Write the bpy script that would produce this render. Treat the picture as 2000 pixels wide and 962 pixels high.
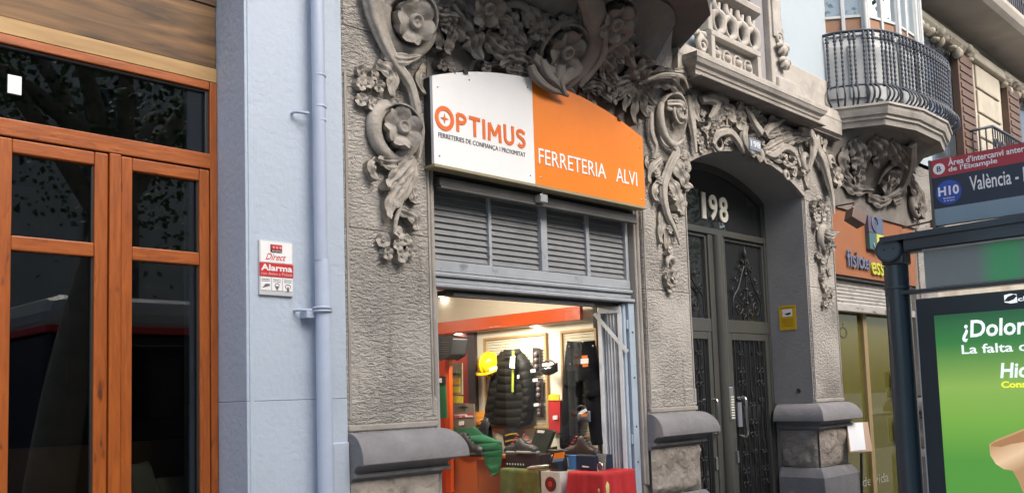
import bpy, math, random
from mathutils import Vector, Matrix
random.seed(7)
R_ = math.radians; PI = math.pi
for o in list(bpy.data.objects): bpy.data.objects.remove(o)
scn = bpy.context.scene; COL = scn.collection
# ---------------------------------------------------------------- camera
F, CY = 1772.3, 620.0
YAW, PIT, ROL = 0.7929, 0.08344, -0.03219
CAM = Vector((0, -3.6, 1.6))
fw = Vector((math.sin(YAW)*math.cos(PIT), math.cos(YAW)*math.cos(PIT), math.sin(PIT)))
rt = fw.cross(Vector((0, 0, 1))).normalized(); up = rt.cross(fw)
r2 = rt*math.cos(ROL)+up*math.sin(ROL); u2 = -rt*math.sin(ROL)+up*math.cos(ROL)
cam = bpy.data.objects.new('camera', bpy.data.cameras.new('camera')); COL.objects.link(cam)
m = Matrix((r2, u2, -fw)).transposed().to_4x4(); m.translation = CAM; cam.matrix_world = m
cam.data.sensor_width = 36; cam.data.lens = F/2000*36; cam.data.shift_y = (CY-481)/2000
cam.data.clip_start = .05; cam.data.clip_end = 500; scn.camera = cam
# ---------------------------------------------------------------- world, sun, exposure
SUN_EL, SUN_ROT = 42, 176
w = bpy.data.worlds.new('World'); scn.world = w; w.use_nodes = True
nt = w.node_tree; nt.nodes.clear()
sky = nt.nodes.new('ShaderNodeTexSky'); sky.sky_type = 'NISHITA'; sky.sun_disc = False
sky.sun_elevation = R_(SUN_EL); sky.sun_rotation = R_(SUN_ROT); sky.dust_density = 4; sky.air_density = 1.0
bg = nt.nodes.new('ShaderNodeBackground'); bg.inputs[1].default_value = .15
wo = nt.nodes.new('ShaderNodeOutputWorld'); nt.links.new(sky.outputs[0], bg.inputs[0]); nt.links.new(bg.outputs[0], wo.inputs[0])
sun = bpy.data.objects.new('sun', bpy.data.lights.new('sun', 'SUN')); COL.objects.link(sun)
sun.data.energy = 1.5; sun.data.angle = R_(40); sun.data.color = (1, .95, .88)
sd = Vector((math.sin(R_(SUN_ROT))*math.cos(R_(SUN_EL)), math.cos(R_(SUN_ROT))*math.cos(R_(SUN_EL)), math.sin(R_(SUN_EL))))
sun.rotation_euler = sd.to_track_quat('Z', 'Y').to_euler()
scn.view_settings.view_transform = 'Standard'; scn.view_settings.look = 'None'
scn.view_settings.exposure = 1.18; scn.view_settings.gamma = 1
# ---------------------------------------------------------------- surveying helpers: photo pixel -> point on a real plane
def ray(x, y): return fw*F+r2*(x-1000)+u2*(CY-y)
def oY(x, y, Y=0.):
    d = ray(x, y); return CAM+d*((Y-CAM.y)/d.y)
def oX(x, y, X):
    d = ray(x, y); return CAM+d*((X-CAM.x)/d.x)
def oZ(x, y, Z):
    d = ray(x, y); return CAM+d*((Z-CAM.z)/d.z)
def sm(t): t = max(0., min(1., t)); return t*t*(3-2*t)
BAYS = ((3.95, 3.42, 3.99, 1.55, .50), (8.80, 3.42, 3.90, 1.02, .42))
def flare(X, Z):           # carved corbel swelling out below each bay window
    s = 0
    for c, z0, z1, hw, out in BAYS:
        t = (Z-z0)/(z1-z0)
        s += out*(max(0, min(1.15, t))**1.6)*sm((1-abs(X-c)/hw)*1.7)
    return -s
def srf(px, py):
    Y = 0
    for _ in range(12):
        p = oY(px, py, Y); Y = .5*Y+.5*flare(p.x, p.z)
    return oY(px, py, Y)
def frame(p):
    e = .02; dx = (flare(p.x+e, p.z)-flare(p.x-e, p.z))/(2*e); dz = (flare(p.x, p.z+e)-flare(p.x, p.z-e))/(2*e)
    return Vector((dx, -1, dz)).normalized()
def mpp(px, py):           # metres per photo pixel, measured up the wall
    a = oY(px, py, 0); b = oY(px, py+10, 0); return abs(a.z-b.z)/10
# ---------------------------------------------------------------- materials
MATS = {}
def mat(name, col, rough=.7, metal=0., var=.12, vscale=3., bump=0., bscale=40., bstretch=(1, 1, 1), spots=None, emit=0., spec=.5, detail=5., coat=0):
    if name in MATS: return MATS[name]
    m = bpy.data.materials.new(name); m.use_nodes = True; n = m.node_tree; b = n.nodes['Principled BSDF']
    tc = n.nodes.new('ShaderNodeTexCoord'); geo = n.nodes.new('ShaderNodeNewGeometry')
    nz = n.nodes.new('ShaderNodeTexNoise'); nz.inputs['Scale'].default_value = vscale; nz.inputs['Detail'].default_value = 8; nz.inputs['Roughness'].default_value = .65
    n.links.new(geo.outputs['Position'], nz.inputs['Vector'])
    rp = n.nodes.new('ShaderNodeMapRange'); rp.inputs[1].default_value = .3; rp.inputs[2].default_value = .7
    rp.inputs[3].default_value = 1-var; rp.inputs[4].default_value = 1+var; n.links.new(nz.outputs[0], rp.inputs[0])
    mx = n.nodes.new('ShaderNodeVectorMath'); mx.operation = 'SCALE'; mx.inputs[0].default_value = col[:3]; n.links.new(rp.outputs[0], mx.inputs['Scale'])
    last = mx.outputs[0]
    if spots:   # (colour, scale, lo, hi, stretch)
        for sc in (spots if isinstance(spots, list) else [spots]):
            mp = n.nodes.new('ShaderNodeMapping'); mp.inputs['Scale'].default_value = sc[4] if len(sc) > 4 else (1, 1, 1)
            if len(sc) > 5: mp.inputs['Location'].default_value = sc[5]
            n.links.new(geo.outputs['Position'], mp.inputs[0])
            z = n.nodes.new('ShaderNodeTexNoise'); z.inputs['Scale'].default_value = sc[1]; z.inputs['Detail'].default_value = 6; z.inputs['Roughness'].default_value = .6
            n.links.new(mp.outputs[0], z.inputs['Vector'])
            r = n.nodes.new('ShaderNodeMapRange'); r.inputs[1].default_value = sc[2]; r.inputs[2].default_value = sc[3]; n.links.new(z.outputs[0], r.inputs[0])
            mm = n.nodes.new('ShaderNodeMix'); mm.data_type = 'RGBA'; n.links.new(r.outputs[0], mm.inputs[0]); n.links.new(last, mm.inputs[6]); mm.inputs[7].default_value = (*sc[0], 1)
            last = mm.outputs[2]
    n.links.new(last, b.inputs['Base Color'])
    b.inputs['Roughness'].default_value = rough; b.inputs['Metallic'].default_value = metal; b.inputs['Specular IOR Level'].default_value = spec
    if coat: b.inputs['Coat Weight'].default_value = coat; b.inputs['Coat Roughness'].default_value = .08
    if bump:
        mp = n.nodes.new('ShaderNodeMapping'); mp.inputs['Scale'].default_value = bstretch; n.links.new(geo.outputs['Position'], mp.inputs[0])
        z = n.nodes.new('ShaderNodeTexNoise'); z.inputs['Scale'].default_value = bscale; z.inputs['Detail'].default_value = detail; z.inputs['Distortion'].default_value = .4
        n.links.new(mp.outputs[0], z.inputs['Vector'])
        bp = n.nodes.new('ShaderNodeBump'); bp.inputs['Strength'].default_value = 1; bp.inputs['Distance'].default_value = bump
        n.links.new(z.outputs[0], bp.inputs['Height']); n.links.new(bp.outputs[0], b.inputs['Normal'])
    if emit: n.links.new(last, b.inputs['Emission Color']); b.inputs['Emission Strength'].default_value = emit
    MATS[name] = m; return m
def hammered(name, col, dist=.012, scale=46, stretch=(1, 1, 1.9)):
    m = mat(name, col, rough=.9, var=.16, vscale=2.2, spots=[((.22, .195, .17), 1.1, .55, .78), ((.50, .47, .43), 17, .58, .72), ((.20, .18, .165), 4.2, .57, .78, (3.2, 1, .35)), ((.13, .12, .11), 38, .66, .72)], spec=.25)
    n = m.node_tree; b = n.nodes['Principled BSDF']; geo = [q for q in n.nodes if q.type == 'NEW_GEOMETRY'][0]
    mp = n.nodes.new('ShaderNodeMapping'); mp.inputs['Scale'].default_value = stretch; mp.inputs['Rotation'].default_value = (0, .12, 0); n.links.new(geo.outputs['Position'], mp.inputs[0])
    L = n.links.new; prev = None
    for sc_, w_, lo, hi in ((scale, 1., .40, .60), (scale*2.3, .55, .38, .62)):
        v = n.nodes.new('ShaderNodeTexNoise'); v.inputs['Scale'].default_value = sc_; v.inputs['Detail'].default_value = 3; v.inputs['Roughness'].default_value = .55; v.inputs['Distortion'].default_value = .35; L(mp.outputs[0], v.inputs['Vector'])
        r = n.nodes.new('ShaderNodeMapRange'); r.inputs[1].default_value = lo; r.inputs[2].default_value = hi; r.inputs[4].default_value = w_; L(v.outputs[0], r.inputs[0])
        if prev is None: prev = r.outputs[0]
        else: a_ = n.nodes.new('ShaderNodeMath'); a_.operation = 'ADD'; L(prev, a_.inputs[0]); L(r.outputs[0], a_.inputs[1]); prev = a_.outputs[0]
    pz = n.nodes.new('ShaderNodeTexNoise'); pz.inputs['Scale'].default_value = 1.7; pz.inputs['Detail'].default_value = 3; L(geo.outputs['Position'], pz.inputs['Vector'])
    pr_ = n.nodes.new('ShaderNodeMapRange'); pr_.inputs[1].default_value = .35; pr_.inputs[2].default_value = .62; pr_.inputs[3].default_value = .35; pr_.inputs[4].default_value = 1.; L(pz.outputs[0], pr_.inputs[0])
    bp = n.nodes.new('ShaderNodeBump'); bp.inputs['Distance'].default_value = dist; L(pr_.outputs[0], bp.inputs['Strength']); L(prev, bp.inputs['Height']); L(bp.outputs[0], b.inputs['Normal'])
    return m
SOOT = ((.085, .078, .07), 2.3, .50, .68)
stone_h = hammered('hammered_stone', (.42, .395, .36), .014, 25, (1, 1, 2.6))
stone_s = mat('smooth_stone', (.33, .305, .275), .88, var=.2, vscale=4, bump=.004, bscale=60, spots=[((.17, .15, .13), 2.0, .5, .7)], spec=.25)
stone_o = mat('carved_stone', (.35, .322, .285), .86, var=.25, vscale=7, bump=.007, bscale=38, spots=[((.36, .30, .21), 4.5, .62, .75), ((.15, .14, .13), 3.0, .55, .7)], spec=.3)
stone_so = mat('sooty_shaded_stone', (.175, .160, .145), .85, var=.28, vscale=5, bump=.004, bscale=45, spots=[((.20, .16, .11), 6, .6, .72)], spec=.25)
stone_r = mat('rough_quarry_stone', (.31, .275, .24), .93, var=.2, vscale=9, bump=.022, bscale=17, spots=[((.17, .15, .14), 6, .55, .7)], spec=.2)
stone_cap = mat('plinth_stone', (.205, .20, .205), .8, var=.15, vscale=6, bump=.004, bscale=30, spots=[((.34, .32, .30), 5, .62, .75)], spec=.3)
stone_l = mat('pale_stone', (.40, .372, .335), .85, var=.14, vscale=5, bump=.003, bscale=50, spots=[((.27, .25, .23), 3.2, .52, .7)], spec=.3)
plaster_b = mat('pale_blue_render', (.36, .42, .46), .9, var=.05, vscale=2)
blue = mat('blue_wall_paint', (.40, .465, .55), .62, var=.05, vscale=1.3, bump=.0035, bscale=34, spots=[((.33, .37, .45), 1.6, .6, .8), ((.44, .50, .60), 2.4, .6, .75), ((.24, .27, .32), 15, .70, .735, (1, 1, 3.5)), ((.30, .33, .38), 3.5, .60, .9, (2.5, 1, .3))], detail=3, spec=.35)
bluep = mat('blue_pipe_paint', (.38, .44, .55), .42, var=.04, vscale=8, bump=.001, bscale=30)
def woodmat(name, c1, c2, ck, scale, stretch, rough, knots=True, kscale=3.):
    m = bpy.data.materials.new(name); m.use_nodes = True; n = m.node_tree; b = n.nodes['Principled BSDF']; L = n.links.new
    geo = n.nodes.new('ShaderNodeNewGeometry'); mp = n.nodes.new('ShaderNodeMapping'); mp.inputs['Scale'].default_value = stretch; L(geo.outputs['Position'], mp.inputs[0])
    z = n.nodes.new('ShaderNodeTexNoise'); z.inputs['Scale'].default_value = scale; z.inputs['Detail'].default_value = 7; z.inputs['Distortion'].default_value = .8; L(mp.outputs[0], z.inputs['Vector'])
    r = n.nodes.new('ShaderNodeMapRange'); r.inputs[1].default_value = .32; r.inputs[2].default_value = .68; L(z.outputs[0], r.inputs[0])
    mm = n.nodes.new('ShaderNodeMix'); mm.data_type = 'RGBA'; L(r.outputs[0], mm.inputs[0]); mm.inputs[6].default_value = (*c1, 1); mm.inputs[7].default_value = (*c2, 1)
    k = n.nodes.new('ShaderNodeTexNoise'); k.inputs['Scale'].default_value = kscale; k.inputs['Detail'].default_value = 2
    mp2 = n.nodes.new('ShaderNodeMapping'); mp2.inputs['Scale'].default_value = tuple(.25+.75*s/max(stretch) for s in stretch); L(geo.outputs['Position'], mp2.inputs[0]); L(mp2.outputs[0], k.inputs['Vector'])
    r3 = n.nodes.new('ShaderNodeMapRange'); r3.inputs[1].default_value = .66; r3.inputs[2].default_value = .76; L(k.outputs[0], r3.inputs[0])
    m3 = n.nodes.new('ShaderNodeMix'); m3.data_type = 'RGBA'; L(r3.outputs[0], m3.inputs[0]); L(mm.outputs[2], m3.inputs[6]); m3.inputs[7].default_value = (*ck, 1)
    L(m3.outputs[2], b.inputs['Base Color']); b.inputs['Roughness'].default_value = rough
    bp = n.nodes.new('ShaderNodeBump'); bp.inputs['Distance'].default_value = .0015; L(z.outputs[0], bp.inputs['Height']); L(bp.outputs[0], b.inputs['Normal'])
    return m
wood_v = woodmat('orange_wood_upright', (.33, .085, .011), (.22, .052, .007), (.08, .02, .005), 9, (6, 6, .7), .42, kscale=24)
wood_h = woodmat('orange_wood_rail', (.33, .085, .011), (.22, .052, .007), (.08, .02, .005), 9, (.7, 6, 6), .42, kscale=24)
ply_d = woodmat('brown_plywood', (.19, .10, .036), (.045, .024, .01), (.03, .016, .008), 3.2, (.7, 5, 7), .6, kscale=5)
ply_l = woodmat('pale_pine', (.40, .26, .11), (.29, .17, .065), (.12, .05, .02), 4, (.6, 5, 6), .55, kscale=8)
def glass(name, tint=(1, 1, 1), refl=1.0, opac=0., ocol=(.05, .05, .05)):
    m = bpy.data.materials.new(name); m.use_nodes = True; n = m.node_tree; n.nodes.clear(); L = n.links.new
    out = n.nodes.new('ShaderNodeOutputMaterial'); tr = n.nodes.new('ShaderNodeBsdfTransparent'); tr.inputs[0].default_value = (*tint, 1)
    gl = n.nodes.new('ShaderNodeBsdfGlossy'); gl.inputs['Roughness'].default_value = .01; gl.inputs[0].default_value = (.95, 1, 1, 1)
    fr = n.nodes.new('ShaderNodeFresnel'); fr.inputs[0].default_value = 1.5; mu = n.nodes.new('ShaderNodeMath'); mu.operation = 'MULTIPLY'; mu.inputs[1].default_value = refl; mu.use_clamp = True; L(fr.outputs[0], mu.inputs[0])
    mx = n.nodes.new('ShaderNodeMixShader'); L(mu.outputs[0], mx.inputs[0])
    if opac:
        df = n.nodes.new('ShaderNodeBsdfDiffuse'); df.inputs[0].default_value = (*ocol, 1); m2 = n.nodes.new('ShaderNodeMixShader'); m2.inputs[0].default_value = opac; L(tr.outputs[0], m2.inputs[1]); L(df.outputs[0], m2.inputs[2]); L(m2.outputs[0], mx.inputs[1])
    else: L(tr.outputs[0], mx.inputs[1])
    L(gl.outputs[0], mx.inputs[2]); L(mx.outputs[0], out.inputs[0]); return m
g_dark = glass('dark_window_glass', (.6, .62, .62), 1.8)
g_clear = glass('shop_glass', (.97, .98, .97), .10)
g_door = glass('door_glass', (.3, .32, .33), 1.6, .25, (.07, .075, .08))
def plain(name, c, rough=.5, metal=0, emit=0, **k): return mat(name, c, rough, metal, var=k.pop('var', .05), emit=emit, **k)
white = plain('white_print', (.78, .78, .78), .4); orange = plain('orange_print', (.78, .20, .02), .35, var=.03); black = plain('black_plastic', (.02, .02, .022), .45)
red = plain('red_print', (.52, .03, .035), .4); grey_p = mat('grey_blue_paint', (.33, .355, .38), .5, var=.12, vscale=6, bump=.001, bscale=30, spots=((.18, .2, .22), 9, .6, .7))
grey_l = mat('louvre_grey', (.19, .195, .20), .5, var=.12, vscale=8); dark_m = mat('sooty_metal', (.045, .042, .04), .6, var=.3, vscale=8, bump=.001, bscale=50)
door_m = mat('greygreen_door_metal', (.058, .060, .054), .38, var=.1, vscale=5); iron = mat('black_iron', (.022, .022, .024), .45, metal=.3, var=.15); chrome = plain('bright_steel', (.75, .75, .73), .18, 1)
shel = mat('blue_green_shelter_paint', (.022, .042, .055), .33, var=.06, vscale=4, coat=.3)
# ---------------------------------------------------------------- mesh builder
class MB:
    def __init__(s): s.v = []; s.f = []; s.sm = []
    def add(s, vs, fs, smooth=False):
        o = len(s.v); s.v += [tuple(v) for v in vs]; s.f += [tuple(i+o for i in f) for f in fs]; s.sm += [smooth]*len(fs); return s
    def box(s, x0, x1, y0, y1, z0, z1):
        v = [(x, y, z) for x in (x0, x1) for y in (y0, y1) for z in (z0, z1)]
        return s.add(v, [(0, 1, 3, 2), (4, 6, 7, 5), (0, 4, 5, 1), (2, 3, 7, 6), (0, 2, 6, 4), (1, 5, 7, 3)])
    def obox(s, c, ax, ay, az, hx, hy, hz):
        v = [c+ax*(a*hx)+ay*(b*hy)+az*(d*hz) for a in (-1, 1) for b in (-1, 1) for d in (-1, 1)]
        return s.add(v, [(0, 1, 3, 2), (4, 6, 7, 5), (0, 4, 5, 1), (2, 3, 7, 6), (0, 2, 6, 4), (1, 5, 7, 3)])
    def poly(s, pts, ext):
        n = len(pts); e = Vector(ext); v = [Vector(p) for p in pts]+[Vector(p)+e for p in pts]
        return s.add(v, [tuple(range(n)), tuple(range(2*n-1, n-1, -1))]+[(i, (i+1) % n, n+(i+1) % n, n+i) for i in range(n)])
    def grid(s, fn, nu, nv, smooth=True):
        v = [fn(i/nu, j/nv) for i in range(nu+1) for j in range(nv+1)]
        f = [(i*(nv+1)+j, i*(nv+1)+j+1, (i+1)*(nv+1)+j+1, (i+1)*(nv+1)+j) for i in range(nu) for j in range(nv)]
        return s.add(v, f, smooth)
    def solid(s, fn, back, nu, nv):      # front sheet + back sheet joined round the rim
        a = [fn(i/nu, j/nv) for i in range(nu+1) for j in range(nv+1)]; b = [back(i/nu, j/nv) for i in range(nu+1) for j in range(nv+1)]
        N = len(a); I = lambda i, j: i*(nv+1)+j
        f = [(I(i, j), I(i, j+1), I(i+1, j+1), I(i+1, j)) for i in range(nu) for j in range(nv)]
        rim = [I(0, j) for j in range(nv+1)]+[I(i, nv) for i in range(1, nu+1)]+[I(nu, j) for j in range(nv-1, -1, -1)]+[I(i, 0) for i in range(nu-1, 0, -1)]
        f += [(rim[k], rim[(k+1) % len(rim)], rim[(k+1) % len(rim)]+N, rim[k]+N) for k in range(len(rim))]
        return s.add(a+b, f, True)
    def tube(s, pts, rad, seg=10, cap=True, groove=0., flat=1., nrm=None):
        pts = [Vector(p) for p in pts]; n = len(pts)
        if not hasattr(rad, '__len__'): rad = [rad]*n
        vs = []; ref = None
        for i, p in enumerate(pts):
            t = (pts[min(i+1, n-1)]-pts[max(i-1, 0)]).normalized()
            if nrm is not None: a = (nrm-t*nrm.dot(t)).normalized()
            elif ref is None:
                a = t.orthogonal().normalized()
            else: a = (ref-t*ref.dot(t)).normalized()
            ref = a; b = t.cross(a)
            for k in range(seg):
                an = 2*PI*k/seg; g = 1-groove*(.5+.5*math.cos(an*5)); vs.append(p+(a*math.cos(an)*flat+b*math.sin(an))*rad[i]*g)
        fs = [(i*seg+k, i*seg+(k+1) % seg, (i+1)*seg+(k+1) % seg, (i+1)*seg+k) for i in range(n-1) for k in range(seg)]
        s.add(vs, fs, True)
        if cap: s.add(vs[:seg], [tuple(range(seg-1, -1, -1))]); s.add(vs[-seg:], [tuple(range(seg))])
        return s
    def lathe(s, c, ax, prof, seg=20, cap=True):   # prof: (r, h) along ax
        ax = Vector(ax).normalized(); a = ax.orthogonal().normalized(); b = ax.cross(a); c = Vector(c); n = len(prof)
        vs = [c+ax*h+(a*math.cos(2*PI*k/seg)+b*math.sin(2*PI*k/seg))*r for r, h in prof for k in range(seg)]
        fs = [(i*seg+k, i*seg+(k+1) % seg, (i+1)*seg+(k+1) % seg, (i+1)*seg+k) for i in range(n-1) for k in range(seg)]
        s.add(vs, fs, True)
        if cap: s.add(vs[:seg], [tuple(range(seg-1, -1, -1))]); s.add(vs[-seg:], [tuple(range(seg))])
        return s
    def sweep(s, path, prof, z=0.):          # mouldings: path in plan, profile (out, z), outward = right of travel
        P = [Vector((p[0], p[1])) for p in path]; n = len(P); N = []
        for i in range(n):
            ds = []
            if i > 0: ds.append((P[i]-P[i-1]).normalized())
            if i < n-1: ds.append((P[i+1]-P[i]).normalized())
            ns = [Vector((d.y, -d.x)) for d in ds]
            N.append(ns[0] if len(ns) == 1 else (ns[0]+ns[1])/(1+ns[0].dot(ns[1])))
        k = len(prof); vs = [(P[i].x+N[i].x*o, P[i].y+N[i].y*o, zz+z) for i in range(n) for o, zz in prof]
        fs = [(i*k+j, (i+1)*k+j, (i+1)*k+(j+1) % k, i*k+(j+1) % k) for i in range(n-1) for j in range(k)]
        fs += [tuple(range(k)), tuple((n-1)*k+j for j in range(k-1, -1, -1))]
        return s.add(vs, fs, False)
    def build(s, name, mt, parent=None, label=None, bevel=0., kind=None, auto=False):
        me = bpy.data.meshes.new(name); org = Vector((0, 0, 0)); p = parent
        while p is not None: org += p.location; p = p.parent
        vs = [Vector(v)-org for v in s.v]
        if parent is None: c0 = Vector([sum(v[i] for v in vs)/len(vs) for i in range(3)]); c0.z = min(v.z for v in vs)
        else: c0 = Vector([sum(v[i] for v in vs)/len(vs) for i in range(3)])
        me.from_pydata([v-c0 for v in vs], [], s.f); me.update()
        for q, smf in zip(me.polygons, s.sm): q.use_smooth = smf
        o = bpy.data.objects.new(name, me); COL.objects.link(o); o.location = c0; me.materials.append(mt)
        if parent is not None: o.parent = parent
        if label: o['label'] = label
        if kind: o['kind'] = kind
        if bevel:
            b = o.modifiers.new('bevel', 'BEVEL'); b.width = bevel; b.segments = 2; b.limit_method = 'ANGLE'; b.angle_limit = R_(40); b.harden_normals = False
        return o
def thing(name, label, cat, loc=(0, 0, 0), group=None):
    o = bpy.data.objects.new(name, None); COL.objects.link(o); o.location = loc; o.empty_display_size = .1; o['label'] = label; o['category'] = cat
    if group: o['group'] = group
    return o
def tag(o, label, cat, group=None):
    o['label'] = label; o['category'] = cat
    if group: o['group'] = group
    return o
def struct(o): o['kind'] = 'structure'; return o
def box(name, mt, parent, x0, x1, y0, y1, z0, z1, **k): return MB().box(x0, x1, y0, y1, z0, z1).build(name, mt, parent, **k)
def text(name, body, mt, parent, O, ux, uy, w, h, depth=.002, bold=0., label=None, shear=0.):
    """letters fitted into a w x h box whose lower left corner is O, axes ux (reading) and uy (up)"""
    cu = bpy.data.curves.new(name, 'FONT'); cu.body = body; cu.size = 1; cu.offset = bold; cu.resolution_u = 3; cu.shear = shear
    t = bpy.data.objects.new('tmp', cu); COL.objects.link(t); dg = bpy.context.evaluated_depsgraph_get(); me = bpy.data.meshes.new_from_object(t.evaluated_get(dg))
    bpy.data.objects.remove(t); xs = [v.co.x for v in me.vertices]; ys = [v.co.y for v in me.vertices]
    x0, x1, y0, y1 = min(xs), max(xs), min(ys), max(ys); ux = Vector(ux); uy = Vector(uy); nn = ux.cross(uy); O = Vector(O)
    mb = MB(); vs = [O+ux*((v.co.x-x0)/(x1-x0)*w)+uy*((v.co.y-y0)/(y1-y0)*h) for v in me.vertices]; nv = len(vs)
    front = [v+nn*depth for v in vs]; fs = [tuple(p.vertices) for p in me.polygons]
    ec = {}
    for f in fs:
        for i in range(len(f)):
            a, b = f[i], f[(i+1) % len(f)]; ec.setdefault((min(a, b), max(a, b)), []).append((a, b))
    side = [(a, b, b+nv, a+nv) for k, l in ec.items() if len(l) == 1 for a, b in l]
    mb.add(vs+front, [tuple(i+nv for i in f) for f in fs]+side); bpy.data.meshes.remove(me)
    return mb.build(name, mt, parent, label=label)
def crom(pts, n):
    P = [Vector(p) for p in pts]; P = [P[0]*2-P[1]]+P+[P[-1]*2-P[-2]]; out = []
    m_ = len(P)-3
    for i in range(n+1):
        t = i/n*m_; k = min(int(t), m_-1); t -= k; a, b, c, d = P[k:k+4]
        out.append(.5*((2*b)+(c-a)*t+(2*a-5*b+4*c-d)*t*t+(3*b-a-3*c+d)*t**3))
    return out
UX, UY, UZ = Vector((1, 0, 0)), Vector((0, 1, 0)), Vector((0, 0, 1))
# ================================================================ GROUND AND STREET
pav = mat('pavement_tiles', (.22, .21, .20), .85, var=.12, vscale=3, bump=.003, bscale=20)
struct(box('ground', mat('ground_earth', (.14, .13, .12), .9), None, -150, 150, -150, 150, -.3, -.16))
struct(box('pavement', pav, None, -60, 80, -5.2, .6, -.155, 0)); struct(box('kerb', stone_s, None, -60, 80, -5.42, -5.2, -.155, .004, bevel=.01))
struct(box('road', mat('asphalt', (.05, .05, .052), .8, var=.2, bump=.004, bscale=90), None, -60, 80, -15.5, -5.42, -.159, -.13))
struct(box('opposite_pavement', pav, None, -60, 80, -20, -15.5, -.155, 0))
# ================================================================ STONE BUILDING
B = thing('stone_apartment_building', 'soot-darkened carved stone apartment building with the arched number 198 doorway', 'building', (6.4, 0, 0))
# ---- carved ornament generators (photo pixels are dropped on the stone surface)
AWP = [None]
def leaf(par, pts, wpx, lobes=4, lift=.05, curl=.05, mt=None, side=None, cup=.35, name='acanthus_leaf'):
    if par is AWP[0]: pts = [(x, max(y, 178+(x-1340)*.386)) for x, y in pts]
    if (Vector(pts[0])-Vector(pts[-1])).length < 6: return
    mt = mt or stone_o; base = [srf(*p) for p in pts]; s = mpp(*pts[len(pts)//2]); W = wpx*s; n = 22; C = crom(base, n)
    def fr(i):
        t = (C[min(i+1, n)]-C[max(i-1, 0)]).normalized(); nn = frame(C[i]); sd_ = t.cross(nn).normalized(); return t, nn, sd_
    FR = [fr(i) for i in range(n+1)]; nv = 10; ph = random.random()*.3
    def fn(u, v, back=False):
        i = min(n, int(round(u*n))); t, nn, sv = FR[i]; q = v*2-1; a = abs(q)
        env = (math.sin(PI*min(1, .12+.88*u**.8))**.55)*(1 if u < .98 else .5)
        lob = .60+.40*abs(math.cos(PI*(lobes*u+ph)))**.6
        hw = W*.5*env*(lob*a+(1-a)*.8 if a > 0 else .8)
        p = C[i]+sv*(q*hw)+t*(W*.16*a*a*math.sin(PI*u))
        ridge = .10*W*math.cos(q*PI*2.5)*(a < .9)+.10*W*math.sin(a*PI)*math.cos(2*PI*(lobes*u+ph))
        h = lift*(.35+.65*math.sin(PI*(.1+.75*u)))-cup*W*.35*a**2+ridge*env+curl*max(0, (u-.72)/.28)**1.5
        if back: return C[i]+sv*(q*hw*.8)+t*(W*.1*a*a*math.sin(PI*u))-nn*.03+nn*max(0, h*.55*(u > .5)*(u-.5)*2)
        return p+nn*max(h, .006)
    mb = MB(); mb.solid(fn, lambda u, v: fn(u, v, True), n, nv); return mb.build(name, mt, par)
def stem(par, pts, rpx, lift=.02, mt=None, groove=.30, flat=.6, name='carved_stem', taper=None):
    mt = mt or stone_o; s = mpp(*pts[len(pts)//2]); base = [srf(*p) for p in pts]; n = 10*len(pts); C = crom(base, n)
    rr = rpx if hasattr(rpx, '__len__') else (rpx, rpx*.7); R = [Vector((r, 0, 0)) for r in rr]; RR = crom(R, n) if len(rr) > 2 else [R[0].lerp(R[1], i/n) for i in range(n+1)]
    P = [c+frame(c)*lift for c in C]; mb = MB(); mb.tube(P, [max(.003, RR[i].x*s) for i in range(n+1)], 20, True, groove, flat, frame(C[n//2])); return mb.build(name, mt, par)
def cup(par, c, rpx, a0, a1, r0, r1, lift=.05, mt=None, spiral=0., sx=1., name='scroll_band'):
    """C shaped volute band round c from angle a0 to a1 (degrees, photo sense, y up)"""
    mt = mt or stone_o; s = mpp(*c); O = srf(*c); nn = frame(O); ex = (UX-nn*nn.x).normalized(); ez = nn.cross(ex)*-1
    if ez.z < 0: ez = -ez
    n = 30; P = []; Rr = []
    for i in range(n+1):
        t = i/n; a = R_(a0+(a1-a0)*t); r = rpx*s*(1-spiral*t); P.append(O+ex*(r*sx*math.cos(a))+ez*(r*math.sin(a))+nn*(lift*(.5+.5*t))); Rr.append((r0+(r1-r0)*t)*s*(.35+.65*math.sin(PI*min(1, .15+t*.95))**.6))
    mb = MB(); mb.tube(P, Rr, 14, True, .1, .85, nn); return mb.build(name, mt, par)
def bowl(par, c, rpx, sx=1., lift=.05, mt=None, rim=.12, name='scroll_bowl'):
    mt = mt or stone_o; s = mpp(*c); O = srf(*c); nn = frame(O); ex = (UX-nn*nn.x).normalized(); ez = ex.cross(nn)
    if ez.z < 0: ez = -ez
    R = rpx*s; pr_ = [(1.02, -.02), (1.04, lift*.6), (1.0, lift), (1-rim*.6, lift*1.02), (1-rim, lift*.75), (.75, lift*.25), (.5, .012), (.05, .008)]
    def fn(u, v):
        k = v*(len(pr_)-1); i = min(int(k), len(pr_)-2); f = k-i; rr = pr_[i][0]*(1-f)+pr_[i+1][0]*f; h = pr_[i][1]*(1-f)+pr_[i+1][1]*f; a = 2*PI*u
        h *= .55+.45*math.sin(a+3.6)*-1 if h > 0 else 1
        return O+ex*(R*rr*sx*math.cos(a))+ez*(R*rr*math.sin(a))+nn*h
    return MB().grid(fn, 40, 21).build(name, mt, par)
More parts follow.
